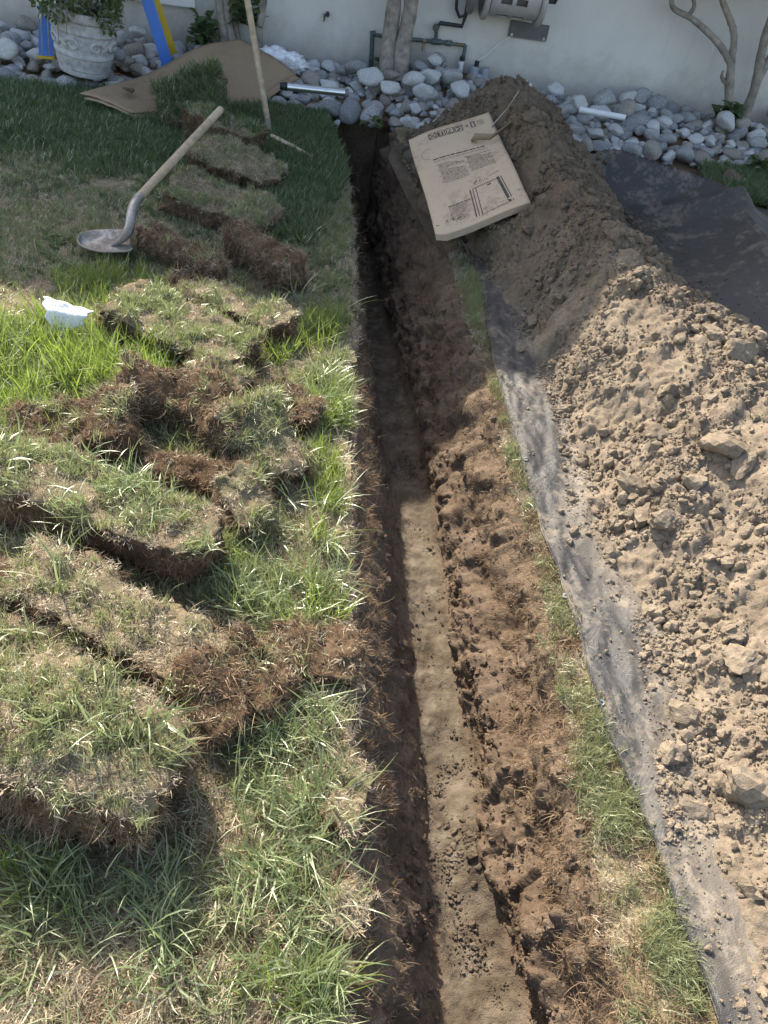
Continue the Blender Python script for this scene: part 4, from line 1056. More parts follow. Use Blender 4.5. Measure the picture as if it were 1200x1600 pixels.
# ------------------------------------------------------------------ kraft carton lying over the trench edge
def bilin(C, u, v):
    return C[0] * (1 - u) * (1 - v) + C[1] * u * (1 - v) + C[2] * u * v + C[3] * (1 - u) * v
def sheet(name, C, mat, nu, nv, zf, parent, thick, off=1):
    V = []
    for j in range(nv):
        for i in range(nu):
            u, v = i / (nu - 1), j / (nv - 1); p = bilin(C, u, v) + zf(u, v); V.append(p)
    o = mesh_np(name, V, grid_quads(nv, nu), mat, parent)
    s = o.modifiers.new('thickness', 'SOLIDIFY'); s.thickness = thick; s.offset = off; return o
def build_carton():
    C = np.array([[-.225, 4.537, .24], [.189, 4.732, .405], [.433, 3.765, .30], [.019, 3.569, .135]])
    nrm = np.cross(C[1] - C[0], C[3] - C[0]); nrm /= np.linalg.norm(nrm); nrm *= np.sign(nrm[2])
    root = empty('flattened_carton', tuple(C[3])); o0 = C[3].copy(); C = C - o0
    tag(root, 'flattened brown kraft carton with printed instructions lying across the trench edge', 'carton')
    def zf(u, v): return nrm * (.012 * math.sin(PI * u) * math.sin(PI * v) - .020 * max(0, u - .72) * (v < .9) + .008 * math.sin(5 * u + 3 * v) + (.010 * math.sin(9 * v + 2) * u)
                                - .03 * max(0, .12 - u) * 2 * v * v)
    # outline is not a perfect rectangle: corner trimmed, edges wavy
    def shape(u, v):
        uu = u; vv = v
        cut = max(0, .10 - u) / .10
        vv = v - (.035 * cut if v > .93 else 0) * ((v - .93) / .07)
        return uu + .012 * math.sin(7 * v) * (u - .5), vv + .010 * math.sin(6 * u + 1) * (v - .5)
    nu, nv = 28, 44; V = []
    for j in range(nv):
        for i in range(nu):
            u, v = shape(i / (nu - 1), j / (nv - 1)); V.append(bilin(C, u, v) + zf(u, v))
    o = mesh_np('top_panel', V, grid_quads(nv, nu), M_kraft, root); s = o.modifiers.new('thickness', 'SOLIDIFY'); s.thickness = .005; s.offset = 1
    V = [np.array(v) - nrm * (.022 + .006 * math.sin(i * .4)) + (C[1] - C[0]) * .012 for i, v in enumerate(V)]
    o = mesh_np('bottom_panel', V, grid_quads(nv, nu), M_card, root); s = o.modifiers.new('thickness', 'SOLIDIFY'); s.thickness = .005; s.offset = 1
    def P(u, v, h=.0035): a, b = shape(u, v); return bilin(C, a, b) + zf(a, b) + nrm * h
    fl = MB()   # folded end closing the near side
    pts = [(u / 20, 1.0) for u in range(21)]
    Vv = [P(u, v, .004) for u, v in pts] + [P(u, v, -.026) + (C[3] - C[0]) * .004 for u, v in pts]
    fl.add([tuple(x) for x in Vv], [(i, i + 1, 22 + i, 21 + i) for i in range(20)]); fl.build('end_fold', M_kraft, root, True)
    # print: flat strips a hair above the panel
    pr = MB(); fa = MB()
    def strip(mb, u0, v0, u1, v1, w, h=.0012):
        a, b = np.array([u0, v0]), np.array([u1, v1]); L = np.array([(b - a)[0] * .49, (b - a)[1] * 1.0]); n_ = max(1, int(np.linalg.norm(L) / .03))
        dn = np.array([-L[1], L[0]]) / (np.linalg.norm(L) + 1e-9) * w / 2; dn = np.array([dn[0] / .49, dn[1] / 1.0])
        Vs = []
        for i in range(n_ + 1):
            q = a + (b - a) * i / n_
            Vs += [tuple(P(*(q - dn), h)), tuple(P(*(q + dn), h))]
        mb.add(Vs, [(2 * i, 2 * i + 1, 2 * i + 3, 2 * i + 2) for i in range(n_)])
    R_ = random.Random(5)
    # row of handling symbols
    for k in range(4):
        u0 = .235 + k * .105; u1 = u0 + .085; v0, v1 = .045, .105
        for (a, b, c, d) in ((u0, v0, u1, v0), (u0, v1, u1, v1), (u0, v0, u0, v1), (u1, v0, u1, v1)): strip(pr, a, b, c, d, .005)
    strip(pr, .24, .05, .315, .10, .006); strip(pr, .24, .10, .315, .05, .006)
    strip(pr, .355, .06, .355, .095, .010); strip(pr, .395, .06, .395, .095, .010); strip(pr, .352, .095, .40, .095, .005)
    strip(pr, .46, .095, .50, .06, .006); strip(pr, .46, .095, .52, .095, .006)
    strip(pr, .565, .06, .615, .06, .012); strip(pr, .57, .095, .615, .075, .010)
    strip(pr, .675, .065, .71, .065, .006); strip(pr, .675, .08, .71, .08, .006)
    strip(pr, .745, .045, .745, .10, .007); strip(pr, .785, .045, .785, .10, .007); strip(pr, .735, .10, .80, .10, .004); strip(pr, .735, .045, .80, .045, .004)
    for k in range(4): strip(fa, .82, .05 + k * .014, .82 + R_.uniform(.04, .09), .05 + k * .014, .004)
    # heading and two columns of text
    u = .20
    while u < .80:
        w = R_.uniform(.03, .075); strip(pr, u, .325, min(u + w, .80), .325, .011); u += w + .012
    u = .20
    while u < .82:
        w = R_.uniform(.02, .06); strip(fa, u, .352, min(u + w, .82), .352, .006); u += w + .010
    for c0, c1, rows in ((.235, .52, 14), (.56, .84, 12)):
        for i in range(rows):
            v = .39 + i * .0148; ue = c1 if R_.random() < .7 else c0 + (c1 - c0) * R_.uniform(.3, .95); u = c0 + (0 if i % 4 else -.022)
            while u < ue:
                w = R_.uniform(.012, .05); strip(fa if R_.random() < .75 else pr, u, v, min(u + w, ue), v, .0062); u += w + .008
    # line drawing of a panel with posts, notes at the left
    for uu, w in ((.47, .006), (.50, .004), (.535, .004)): strip(pr, uu + .0, .72, uu - .02, .945, w)
    for uu, w in ((.79, .016), (.825, .005)): strip(pr, uu, .70, uu + .03, .93, w)
    strip(pr, .50, .72, .81, .71, .004); strip(pr, .50, .945, .84, .93, .003); strip(pr, .66, .735, .70, .735, .010)
    for k in range(9):
        a, b = R_.uniform(.53, .76), R_.uniform(.66, .695); strip(pr, a, b, a + R_.uniform(-.02, .03), b - R_.uniform(-.01, .02), .004)
    strip(pr, .70, .665, .84, .645, .003)
    for i in range(6):
        u = .20
        while u < .42 - (i % 3) * .03:
            w = R_.uniform(.012, .045); strip(pr if i == 0 else fa, u, .79 + i * .013, u + w, .79 + i * .013, .007 if i == 0 else .004); u += w + .008
    for k in range(60):
        a, b = R_.gauss(.26, .05), R_.gauss(.895, .015); strip(pr, a, b, a + R_.uniform(-.012, .012), b + R_.uniform(-.006, .006), .005)
    for k in range(150):
        a, b = min(.95, max(.15, R_.gauss(.58, .2))), min(.96, max(.82, R_.gauss(.915, .03))); strip(fa if k % 3 else pr, a, b, a + R_.uniform(.003, .012), b + R_.uniform(-.003, .003), .003)
    strip(pr, .93, .86, .97, .86, .004); strip(pr, .03, .90, .06, .905, .004)
    # hand-drawn loop
    for k in range(14):
        a0, a1 = 1.5 + k * .28, 1.5 + (k + 1) * .28
        strip(fa, .17 + .075 * math.cos(a0), .25 + .055 * math.sin(a0), .17 + .075 * math.cos(a1), .25 + .055 * math.sin(a1), .003)
    pr.build('printed_text', M_print, root); fa.build('faded_text', M_faint, root)
    # torn strap looped through the right edge
    def band(name, ctrl, w, mat, seed):
        V = []; 
        cs = [np.array(c) for c in ctrl]; n = 26
        for i in range(n):
            t = i / (n - 1) * (len(cs) - 1); k = min(int(t), len(cs) - 2); f = t - k; f = f * f * (3 - 2 * f) * .5 + f * .5
            p = cs[k] * (1 - f) + cs[k + 1] * f
            wv = np.array([.3, .1, .9]); wv = wv / np.linalg.norm(wv) * w / 2 * (1 - .5 * (i / n))
            V += [p - wv, p + wv]
        o = mesh_np(name, V, [(2 * i, 2 * i + 1, 2 * i + 3, 2 * i + 2) for i in range(n - 1)], mat, root); s = o.modifiers.new('thickness', 'SOLIDIFY'); s.thickness = .002
    E1 = P(.99, .22, .0); up = nrm
    band('strap', [E1 + up * .015 - (C[1] - C[0]) * .28 + (C[3] - C[0]) * .02, E1 - (C[1] - C[0]) * .30 + (C[3] - C[0]) * .055 + up * .05, E1 - (C[1] - C[0]) * .10 + (C[3] - C[0]) * .085 + up * .03, E1 + (C[3] - C[0]) * .05 + up * .03 + (C[1] - C[0]) * .05, E1 + (C[1] - C[0]) * .23 + up * .03 - (C[3] - C[0]) * .00], .045, M_card, 1)
    band('strap_tail', [E1 - (C[3] - C[0]) * .06 + up * .01 - (C[1] - C[0]) * .03, E1 + (C[1] - C[0]) * .16 + up * .05 - (C[3] - C[0]) * .09, E1 + (C[1] - C[0]) * .36 + up * .09 - (C[3] - C[0]) * .17], .035, M_fabpale, 2)
build_carton()

# flattened cardboard sheet at the back
def build_cardboard():
    C = np.array([A(125, 147, .10), aty(375, 60, 5.92), aty(462, 118, 5.72), A(205, 176, .06)])
    # visible lower right edge
    D2 = aty(380, 166, 5.32)
    o0 = C[3].copy(); root = empty('cardboard_sheet', tuple(o0)); C = C - o0; D2 = D2 - o0
    tag(root, 'large flattened brown cardboard sheet draped over stones and lawn edge', 'cardboard')
    nu, nv = 40, 20; V = []
    for j in range(nv):
        for i in range(nu):
            u, v = i / (nu - 1), j / (nv - 1)
            top = C[0] * (1 - u) + C[1] * u; top = top + np.array([0, 0, -.022 * math.sin(2 * PI * u)])
            k = .55
            if u < k: f = u / k; bot = C[3] * (1 - f) + D2 * f
            else: f = (u - k) / (1 - k); bot = D2 * (1 - f) + C[2] * f
            p = top * (1 - v) + bot * v; p = p + np.array([0, 0, .014 * math.sin(PI * v) * (.3 + .7 * u) - .010 * max(0, 1 - abs(v - .45) / .04) + .008 * math.sin(11 * u + 4 * v)]); V.append(p)
    o = mesh_np('sheet', V, grid_quads(nv, nu), M_card, root); s = o.modifiers.new('thickness', 'SOLIDIFY'); s.thickness = .006; s.offset = -1
    V2 = [np.array(p) - np.array([-.03, .02, .018]) for p in V]
    o = mesh_np('under_flap', V2, grid_quads(nv, nu), M_card, root); s = o.modifiers.new('thickness', 'SOLIDIFY'); s.thickness = .006; s.offset = -1
    Va = np.array(V).reshape(nv, nu, 3)
    def P(u, v):
        x, y = min(u, .999) * (nu - 1), min(v, .999) * (nv - 1); i, j = int(x), int(y); f, g = x - i, y - j
        return Va[j, i] * (1 - f) * (1 - g) + Va[j, i + 1] * f * (1 - g) + Va[j + 1, i + 1] * f * g + Va[j + 1, i] * (1 - f) * g + np.array([0, -.001, .0035])
    pr = MB(); R_ = random.Random(3)
    def strip(u0, u1, v, w):
        q = [P(u0, v), P(u1, v), P(u1, v + w), P(u0, v + w)]; pr.add([tuple(x) for x in q], [(0, 1, 2, 3)])
    for r, (v, w) in enumerate(((.17, .035), (.215, .03), (.26, .03), (.30, .018), (.335, .014))):
        u = .66 + .02 * r
        while u < .80 + .015 * r:
            k = R_.uniform(.008, .03); strip(u, u + k, v, w); u += k + .004
    for r in range(3):
        u = .02
        while u < .12: k = R_.uniform(.006, .02); strip(u + .0, u + k, .62 + r * .09, .025); u += k + .003
    for r in range(2):
        u = .80
        while u < .98: k = R_.uniform(.006, .02); strip(u, u + k, .05 + r * .05, .02); u += k + .003
    pr.build('printed_text', M_print, root)
build_cardboard()
# lump of mud on the cardboard
p = A(200, 140, .13); dup_thing(CLOD[2], 'mud_lump', tuple(p), (0, .2, 1), (.045, .035, .025), 'dark lump of mud lying on the flattened cardboard sheet', 'mud lump', None)

# ------------------------------------------------------------------ leaning pole, stake, pipes, bag, plastic scrap
pa, pb = aty(343, -260, 5.35), A(421, 205, .03)
pole = empty('wooden_pole', tuple(pb)); tag(pole, 'long weathered wooden tool handle standing in the lawn beside the cardboard', 'wooden pole')
v = Vector(pa) - Vector(pb)
MB().tube([(0, 0, 0), v * .2, v * .6, v], [.017, .0185, .0195, .018], 12).build('shaft', M_woodold, pole, True)
MB().tube([-v.normalized() * .03, v.normalized() * .07], [.014, .0205], 12).build('ferrule', M_bark, pole, True)
a, b = Vector(A(424, 212, .055)), Vector(A(489, 246, .03))
stake = MB().tube([a, a * .5 + b * .5 + Vector((0, 0, .004)), b], [.017, .016, .012], 8, True, .6).build('wooden_stake', M_wood, None, True)
tag(stake, 'short splintered wooden stake lying in the grass at the trench head', 'wooden stake')
a, b = Vector(A(446, 135, .17)), Vector(A(540, 145, .17))
mp = empty('metal_pipe', tuple(a)); tag(mp, 'shiny galvanised metal pipe lying across the stones', 'pipe')
MB().tube([(0, 0, 0), b - a], .024, 20).build('tube', M_galv, mp, True)
MB().tube([(a - b).normalized() * .035, (b - a).normalized() * .012], [.020, .026], 18).build('pipe_end', M_black, mp, True)
MB().tube([(b - a) * .985, (b - a) * 1.05], [.0255, .0235], 18).build('end_cap', M_reeld, mp, True)
a, b = Vector(A(573, 139, .08)), Vector(A(587, 122, .16))
sp = empty('pipe_stub', tuple(a)); tag(sp, 'short silver pipe stub rising from the stones at the trench head', 'pipe')
MB().tube([(0, 0, 0), (b - a) * .7], .018, 16).build('tube', M_galv, sp, True); MB().tube([(b - a) * .65, (b - a) * 1.05], .022, 16).build('coupling', M_black, sp, True)
a, b = Vector(A(905, 171, .20)), Vector(A(977, 184, .20))
wp = MB().tube([a, b], .02, 16).build('white_pipe', M_pvc, None, True); tag(wp, 'white plastic pipe lying on the stones right of the soil heap', 'pipe')
bagp = Vector(A(437, 96, .16))
V, T = ICO[4]; P_ = V * np.array([.17, .09, .07]); P_ = P_ * (1 + .35 * fbm(V * 2.2, 3, 7, mode=2) + .25 * fbm(V * 5, 3, 9, mode=2))[:, None]
wb = mesh_np('plastic_bag', P_, None, M_plastbag, T=T); wb.location = bagp; tag(wb, 'crumpled white plastic bag behind the cardboard sheet', 'plastic bag')
Cq = np.array([A(68, 464, .145), A(147, 487, .125), A(127, 512, .075), A(80, 519, .06)]); c0 = Cq.mean(0); Cq = Cq - c0
ps = []; nu = 22
for j in range(nu):
    for i in range(nu):
        u, v_ = i / (nu - 1), j / (nu - 1); p_ = Cq[0] * (1 - u) * (1 - v_) + Cq[1] * u * (1 - v_) + Cq[2] * u * v_ + Cq[3] * (1 - u) * v_
        k_ = .014 * (1 - abs(v_ - .45) / .5) + .003 * math.sin(7 * u + 2 * v_)
        ps.append(p_ + np.array([.006 * math.sin(17 * v_), -k_ * .7, k_ + .003 * math.sin(19 * u) * (v_ < .06)]))
pl = mesh_np('plastic_scrap', ps, grid_quads(nu, nu), M_clear); pl.location = c0
s = pl.modifiers.new('thickness', 'SOLIDIFY'); s.thickness = .004
tag(pl, 'frosted clear plastic scrap standing in the bright tall grass', 'plastic scrap')
tw = Vector(A(565, 1560, -.05))
tag(MB().tube([tw + Vector((-.06, .0, .05)), tw + Vector((-.01, .01, .045)), tw + Vector((.035, .03, .03))], [.003, .0035, .0015], 6).build('twig', M_root, None, True), 'short bare twig poking from the left trench wall', 'twig')

# ------------------------------------------------------------------ pot and plant
def build_pot():
    root = empty('flower_pot', (potc[0], potc[1], .10), (math.radians(-2), math.radians(7), 0)); tag(root, 'grey ornamental flower pot with scroll relief standing on the stones', 'flower pot')
    H = .36
    prof = [(.02, 0), (.145, 0), (.150, .012), (.150, .03), (.156, .036), (.156, .05), (.163, .06), (.168, .10), (.170, .105), (.176, .112), (.176, .128), (.171, .135), (.185, .225), (.188, .235), (.196, .243), (.196, .255), (.190, .262),
            (.196, .30), (.206, .306), (.214, .315), (.222, .345), (.222, H), (.205, H), (.198, H - .03), (.19, H - .06), (.02, H - .06)]
    MB().lathe(prof, (0, 0, 0), 64).build('body', M_potm, root, True)
    MB().lathe([(.0, 0), (.19, .0)], (0, 0, H - .05), 40).build('potting_soil', M_sodside, root)
    # scroll relief band: acanthus scrolls wrapped round the pot
    def on(a, z, h=.004):
        r = np.interp(z, [.135, .225], [.171, .185]) + h; return (r * math.cos(a), r * math.sin(a), z)
    for k in range(8):
        a0 = k * 2 * PI / 8; sgn = 1 if k % 2 else -1; mb = MB()
        pts = []; rs = []
        for i in range(34):
            t = i / 33; th = t * 3.6 * PI * .62; R_ = .040 * (1 - .82 * t)
            pts.append(on(a0 + sgn * R_ * math.cos(th) / .178 * 1.25, .180 + R_ * .95 * math.sin(th))); rs.append(.013 * (1 - .5 * t))
        mb.tube(pts, rs, 7)
        for q in range(4):
            b0 = a0 + sgn * (.20 + q * .05); mb.tube([on(b0, .150 + q * .008), on(b0 + sgn * .05, .172 + q * .006, .007), on(b0 + sgn * .06, .20)], [.004, .013, .004], 6)
        mb.build('scroll', M_potm, root, True)
    pl = empty('potted_plant', (potc[0] + .02, potc[1] - .02, .10 + .33)); tag(pl, 'bushy green plant with bare twigs spilling from the ornamental pot', 'potted plant')
    leaf_cloud('leaves', pl, (0.06, -.03, .15), (.29, .24, .20), 2800, .034, .011, M_leafo, .75)
    R_ = random.Random(2); mb = MB()
    for k in range(26):
        a = R_.uniform(0, 2 * PI); p0 = Vector((R_.uniform(-.06, .06), R_.uniform(-.06, .06), -.03)); p2 = Vector((math.cos(a) * R_.uniform(.12, .26), math.sin(a) * R_.uniform(.1, .24), R_.uniform(-.02, .22))); mb.tube([p0, (p0 + p2) * .5 + Vector((0, 0, .05)), p2], [.005, .004, .0015], 5)
    for dx in (-.13, -.09, -.03, .02): mb.tube([Vector((dx * .4, -.08, .04)), Vector((dx * .8, -.18, .055)), Vector((dx, -.228, -.01)), Vector((dx * 1.15 - .01, -.225, -.10 + dx))], [.005, .005, .004, .0015], 6)
    mb.build('twigs', M_bark, pl, True)
def leaf_cloud(name, parent, c, r, n, L, W, mat, shell=.5, droop=0):
    """many little leaf-shaped faces through a volume, one part"""
    R = np.random.default_rng(int(abs(c[0]) * 1000) + n); V = []; Q = []; al = []; sh = []
    for i in range(n):
        d = R.normal(size=3); d /= np.linalg.norm(d); rad = R.uniform(shell ** 3, 1) ** (1 / 3); p = np.array(c) + d * rad * np.array(r) * (1 + .25 * math.sin(d[0] * 5 + d[1] * 4))
        ax = d * .6 + R.normal(size=3) * .7; ax[2] -= droop; ax /= np.linalg.norm(ax); sd = np.cross(ax, R.normal(size=3)); sd /= np.linalg.norm(sd); k = R.uniform(.6, 1.3); nn = np.cross(ax, sd)
        b = len(V); s_ = R.uniform()
        V += [p, p + ax * L * k * .45 + sd * W * k + nn * .002, p + ax * L * k, p + ax * L * k * .45 - sd * W * k + nn * .002]; Q.append((b, b + 1, b + 2, b + 3)); al += [.2, .6, 1, .6]; sh += [s_] * 4
    o = mesh_np(name, np.array(V), np.array(Q), mat, parent, attrs=dict(along=al, shade=sh), smooth=False); tag(o, kind='stuff'); return o
build_pot()

# ------------------------------------------------------------------ step ladder
def build_ladder():
    fl, fr = np.array([-2.64, 5.30, .12]), np.array([-1.95, 5.62, .10]); o0 = (fl + fr) / 2; o0[2] = .1
    root = empty('step_ladder', tuple(o0)); tag(root, 'blue fibreglass step ladder with a yellow leg standing astride behind the pot', 'ladder')
    w = (fr - fl); w[2] = 0; wd = w / np.linalg.norm(w); n = np.array([-wd[1], wd[0], 0]); H = 1.5
    def rail(name, f, t, mat, wid, dep):
        f = Vector(f); t = Vector(t); ax = (t - f).normalized(); fx = Vector(n).cross(ax).normalized(); fy = ax.cross(fx)
        R = Matrix((fx, fy, ax)).transposed().to_4x4(); c = (f + t) / 2; L = (t - f).length; mb = MB()
        mb.box(c, (wid, .006, L), R)
        for s_ in (-1, 1): mb.box(c + R.to_3x3() @ Vector((s_ * (wid / 2 - .003), dep / 2 + .003, 0)), (.006, dep, L), R)
        return mb.build(name, mat, root)
    RZ = Matrix.Rotation(math.atan2(wd[1], wd[0]), 4, 'Z')
    ap = (fl - o0) * .55 + (fr - o0) * .45; ap[2] = H                 # the A seen from its side, climbing side to the right
    tops = []
    for k, dn in enumerate((0.0, .17)):
        ft, rt = fr - o0 + n * dn + wd * dn * .35, fl - o0 + n * dn; tp = ap + n * (.05 + dn * .75); tops.append(tp)
        if k == 0:
            r = rail('front_rail', ft, tp, M_blue, .075, .032)
        else:
            g = ft * .72 + tp * .28; rail('front_rail', g, tp, M_blue, .07, .032); r = rail('front_leg', ft, g, M_yellow, .07, .032)
        MB().box(Vector(ft), (.085, .05, .016), RZ).build('foot', M_black if k else M_blue, r)
        r = rail('rear_rail', rt, tp - wd * .07, M_blue, .085, .028); MB().box(Vector(rt), (.10, .05, .014), RZ).build('foot', M_yellow, r)
    for k in range(1, 4):
        f = k / 4.0; a = (fr - o0) * (1 - f) + tops[0] * f; b = (fr - o0 + n * .17) * (1 - f) + tops[1] * f
        MB().box(Vector((a + b) / 2 + n * .02), (.08, float(np.linalg.norm(b - a)) - .06, .022), RZ).build('step', M_galv, root)
    c = (tops[0] + tops[1]) / 2; MB().box(Vector(c - wd * .03 + np.array([0, 0, .02])), (.20, .26, .05), RZ).build('top_cap', M_blue, root)
build_ladder()

# ------------------------------------------------------------------ trees and small plants
def limb(mb, pts, r0, r1, seed):
    R_ = random.Random(seed); P = [Vector(p) for p in pts]; out = []; n = 6
    for i in range(len(P) - 1):
        p0, p1, p2, p3 = P[max(i - 1, 0)], P[i], P[i + 1], P[min(i + 2, len(P) - 1)]
        for k in range(n):
            t = k / n; out.append(.5 * ((2 * p1) + (p2 - p0) * t + (2 * p0 - 5 * p1 + 4 * p2 - p3) * t * t + (3 * p1 - p0 - 3 * p2 + p3) * t ** 3))
    out.append(P[-1]); m_ = len(out)
    mb.tube(out, [(r0 + (r1 - r0) * i / (m_ - 1)) * (1 + R_.uniform(-.10, .10)) for i in range(m_)], 12)
def tree(label, limbs, crown, seed, leafmat=M_leafd, nleaf=900):
    base = Vector(limbs[0][0][0]); root = empty('small_tree', tuple(base)); tag(root, label, 'tree'); mb = MB()
    for i, (pts, r0, r1) in enumerate(limbs): limb(mb, [Vector(p) - base for p in pts], r0, r1, seed + i)
    mb.build('trunk', M_bark, root, True)
    for c, r in crown: leaf_cloud('crown', root, tuple(Vector(c) - base), r, nleaf, .085, .020, leafmat, .2, .5)
Y1 = 6.72
a = A(1138, 190, .10); f = lambda x, y, Y=Y1: tuple(aty(x, y, Y))
a2 = aty(1163, 180, 6.86)
tree('pale barked forked small tree in front of the wall at the right', [
    ([tuple(a), f(1140, 130), f(1143, 98)], .036, .030), ([f(1143, 98), f(1147, 55), f(1138, 25), f(1125, -10), f(1105, -90)], .028, .015),
    ([f(1143, 100), f(1120, 65), f(1082, 30), f(1052, 12), f(1048, -20), f(1030, -90)], .026, .013), ([f(1075, 25), f(1085, 5), f(1068, -30)], .018, .010), ([f(1140, 135), f(1128, 122), f(1130, 110)], .018, .008)],
    [(f(1105, -100), (.40, .30, .16)), (f(1030, -100), (.25, .22, .16)), (f(1170, -70), (.35, .25, .14))], 21)
tree('leaning pale trunk at the right end of the stone bed', [
    ([tuple(a2), f(1180, 135, 6.85), f(1195, 60, 6.85), f(1225, -30, 6.85), f(1240, -140, 6.85)], .042, .022), ([f(1185, 125, 6.85), f(1215, 70, 6.85), f(1260, 10, 6.85)], .030, .018)],
    [(f(1250, -130, 6.85), (.4, .3, .25))], 31)
b0 = A(612, 128, .10)
tree('tree with two grey stems growing together before the wall pipes', [
    ([tuple(b0 - np.array([.04, 0, 0])), f(607, 70, 6.3), f(614, 20, 6.3), f(620, -60, 6.3), f(610, -200, 6.3)], .058, .045),
    ([tuple(b0 + np.array([.06, 0, 0])), f(630, 70, 6.3), f(641, 15, 6.3), f(648, -60, 6.3), f(665, -200, 6.3)], .062, .045)],
    [(f(630, -330, 6.3), (.55, .4, .4))], 41)
c0_ = A(372, 92, .06)
tree('cluster of slim grey stems behind the flattened cardboard', [
    ([tuple(c0_ + np.array([-.10, 0, 0])), f(348, 50, 6.2), f(343, 15, 6.2), f(338, -60, 6.2), f(330, -200, 6.2)], .030, .022),
    ([tuple(c0_), f(358, 50, 6.25), f(352, 0, 6.25), f(350, -120, 6.25)], .040, .03),
    ([tuple(c0_ + np.array([.03, .03, 0])), f(370, 50, 6.3), f(366, 0, 6.3), f(380, -120, 6.3)], .024, .018),
    ([tuple(c0_ + np.array([.16, 0, 0])), f(405, 50, 6.25), f(410, 15, 6.25), f(418, -40, 6.25), f(425, -150, 6.25)], .030, .018)],
    [(f(370, -260, 6.25), (.5, .35, .35))], 51)
def rosette(label, px, py, z, n, L, W, mat, seed, h=.06, Y=None):
    c = at(px, py, z) if Y is None else aty(px, py, Y); r = random.Random(seed); root = empty('leafy_plant', tuple(c)); tag(root, label, 'plant')
    mb = MB(); st = []
    for i in range(n):
        az = r.uniform(0, 2 * PI); el = r.uniform(.1, 1.2); l = L * r.uniform(.7, 1.2); d = Vector((math.cos(az) * math.cos(el), math.sin(az) * math.cos(el), math.sin(el))); sd = Vector((-math.sin(az), math.cos(az), 0)); up = d.cross(sd)
        p = Vector((r.gauss(0, .03), r.gauss(0, .03), r.uniform(0, h))); V = []; F = []; k = 6
        for j in range(k + 1):
            t = j / k; q = p + d * (l * t) - Vector((0, 0, .5 * l * t * t)); w = W * r.uniform(.9, 1.1) * math.sin(PI * min(1, t * .92 + .08)) ** .8
            V += [q - sd * w + up * w * .25, q, q + sd * w + up * w * .25]
        for j in range(k): F += [(3 * j, 3 * j + 1, 3 * j + 4, 3 * j + 3), (3 * j + 1, 3 * j + 2, 3 * j + 5, 3 * j + 4)]
        mb.add(V, F)
    o = mb.build('leaves', mat, root, True, auto=False); nvt = len(o.data.vertices)
    for k_, a_ in (('along', .6), ('shade', .4)):
        x = o.data.attributes.new(k_, 'FLOAT', 'POINT'); x.data.foreach_set('value', rng.uniform(a_ - .3, a_ + .3, nvt).astype(np.float32))
rosette('green leafy weed at the foot of the twin stem tree', 606, 112, .12, 46, .13, .022, M_leafd, 1)
rosette('broad leaved plant at the foot of the forked tree', 1135, 196, .10, 42, .17, .035, M_leafd, 2, .10)
rosette('dark shrub beside the slim stems near the ladder', 318, 78, .10, 60, .13, .030, M_leafd, 3, .20)
rosette('round leaved shrub tucked behind the wooden pole', 385, 40, .30, 40, .13, .045, M_leafd, 4, .16, 6.3)
rosette('low green weed at the front of the stone bed above the trench', 585, 195, .04, 30, .07, .012, M_leafo, 5, .03)
rosette('small bright weed on the lawn behind the raised fabric fold', 1180, 262, .03, 24, .09, .03, M_leafo, 6, .05)
rosette('flat green weed on the worn lawn beside the shovel', 88, 376, .01, 14, .05, .014, M_leafo, 7, .01)

# ------------------------------------------------------------------ fixtures on the wall
def wp_(px, py, off): return Vector(atw(px, py, off))
OFF = .045
pi_ = empty('wall_pipework', tuple(wp_(640, 62, OFF))); tag(pi_, 'weathered copper water pipes with valves on the house wall', 'pipework'); o0 = Vector(pi_.location)
def wtube(name, pix, r, mat, parent=pi_, off=OFF, org=None):
    g = o0 if org is None else org
    return MB().tube([wp_(x, y, off) - g for x, y in pix], r, 12).build(name, mat, parent, True)
wtube('riser_pipe', [(577, 130), (580, 95), (582, 54)], .017, M_copper); wtube('left_pipe', [(581, 54), (612, 58)], .013, M_copper)
wtube('elbow', [(583, 56), (580, 52), (587, 52)], .019, M_copper)
wtube('main_pipe', [(612, 58), (648, 62), (700, 67)], .014, M_copper); wtube('coupling', [(696, 67), (706, 68)], .02, M_copper); wtube('corroded_pipe', [(704, 68), (726, 71)], .012, M_brass)
wtube('drop_pipe', [(724, 70), (727, 72), (725, 84), (722, 96)], .014, M_copper); wtube('lower_coupling', [(723, 88), (722, 95)], .020, M_black); wtube('white_drop', [(722, 95), (719, 112)], .017, M_pvc)
wtube('collar', [(721, 96), (720, 101)], .022, M_pvc)
wtube('branch_pipe', [(681, 66), (682, 46)], .013, M_copper); wtube('tee', [(674, 64.5), (689, 66)], .020, M_copper); wtube('upper_pipe', [(684, 42), (688, 36), (722, 41), (728, 22), (733, -10)], .014, M_black)
MB().lathe([(.0, 0), (.022, .0), (.026, .012), (.022, .03), (0, .034)], wp_(681, 43, OFF) - o0, 16, tuple(WN)).build('valve_wheel', M_copper, pi_, True)
mb = MB(); c = wp_(637, 66, OFF) - o0; mb.lathe([(0, -.035), (.020, -.032), (.030, -.02), (.032, .02), (.022, .035), (0, .04)], c, 18); mb.tube([c + Vector((0, 0, -.03)), c + Vector((-.008, 0, -.10))], [.018, .009], 10); mb.tube([c + Vector((0, 0, .03)), c + Vector((0, 0, .06))], .009, 8); mb.build('pressure_valve', M_copper, pi_, True)
mb = MB(); c = wp_(662, 72, OFF + .03) - o0; mb.tube([c + Vector((0, .05, .03)), c + Vector((0, .0, .025)), c + Vector((0, -.012, -.03))], .010, 10); mb.lathe([(0, 0), (.016, 0), (.016, .008), (0, .01)], c + Vector((0, -.01, .035)), 12, tuple(WN)); mb.build('drain_tap', M_brass, pi_, True)
hs = empty('garden_hose', tuple(wp_(722, 10, .06))); tag(hs, 'black garden hose looping down beside the upper wall pipe', 'hose')
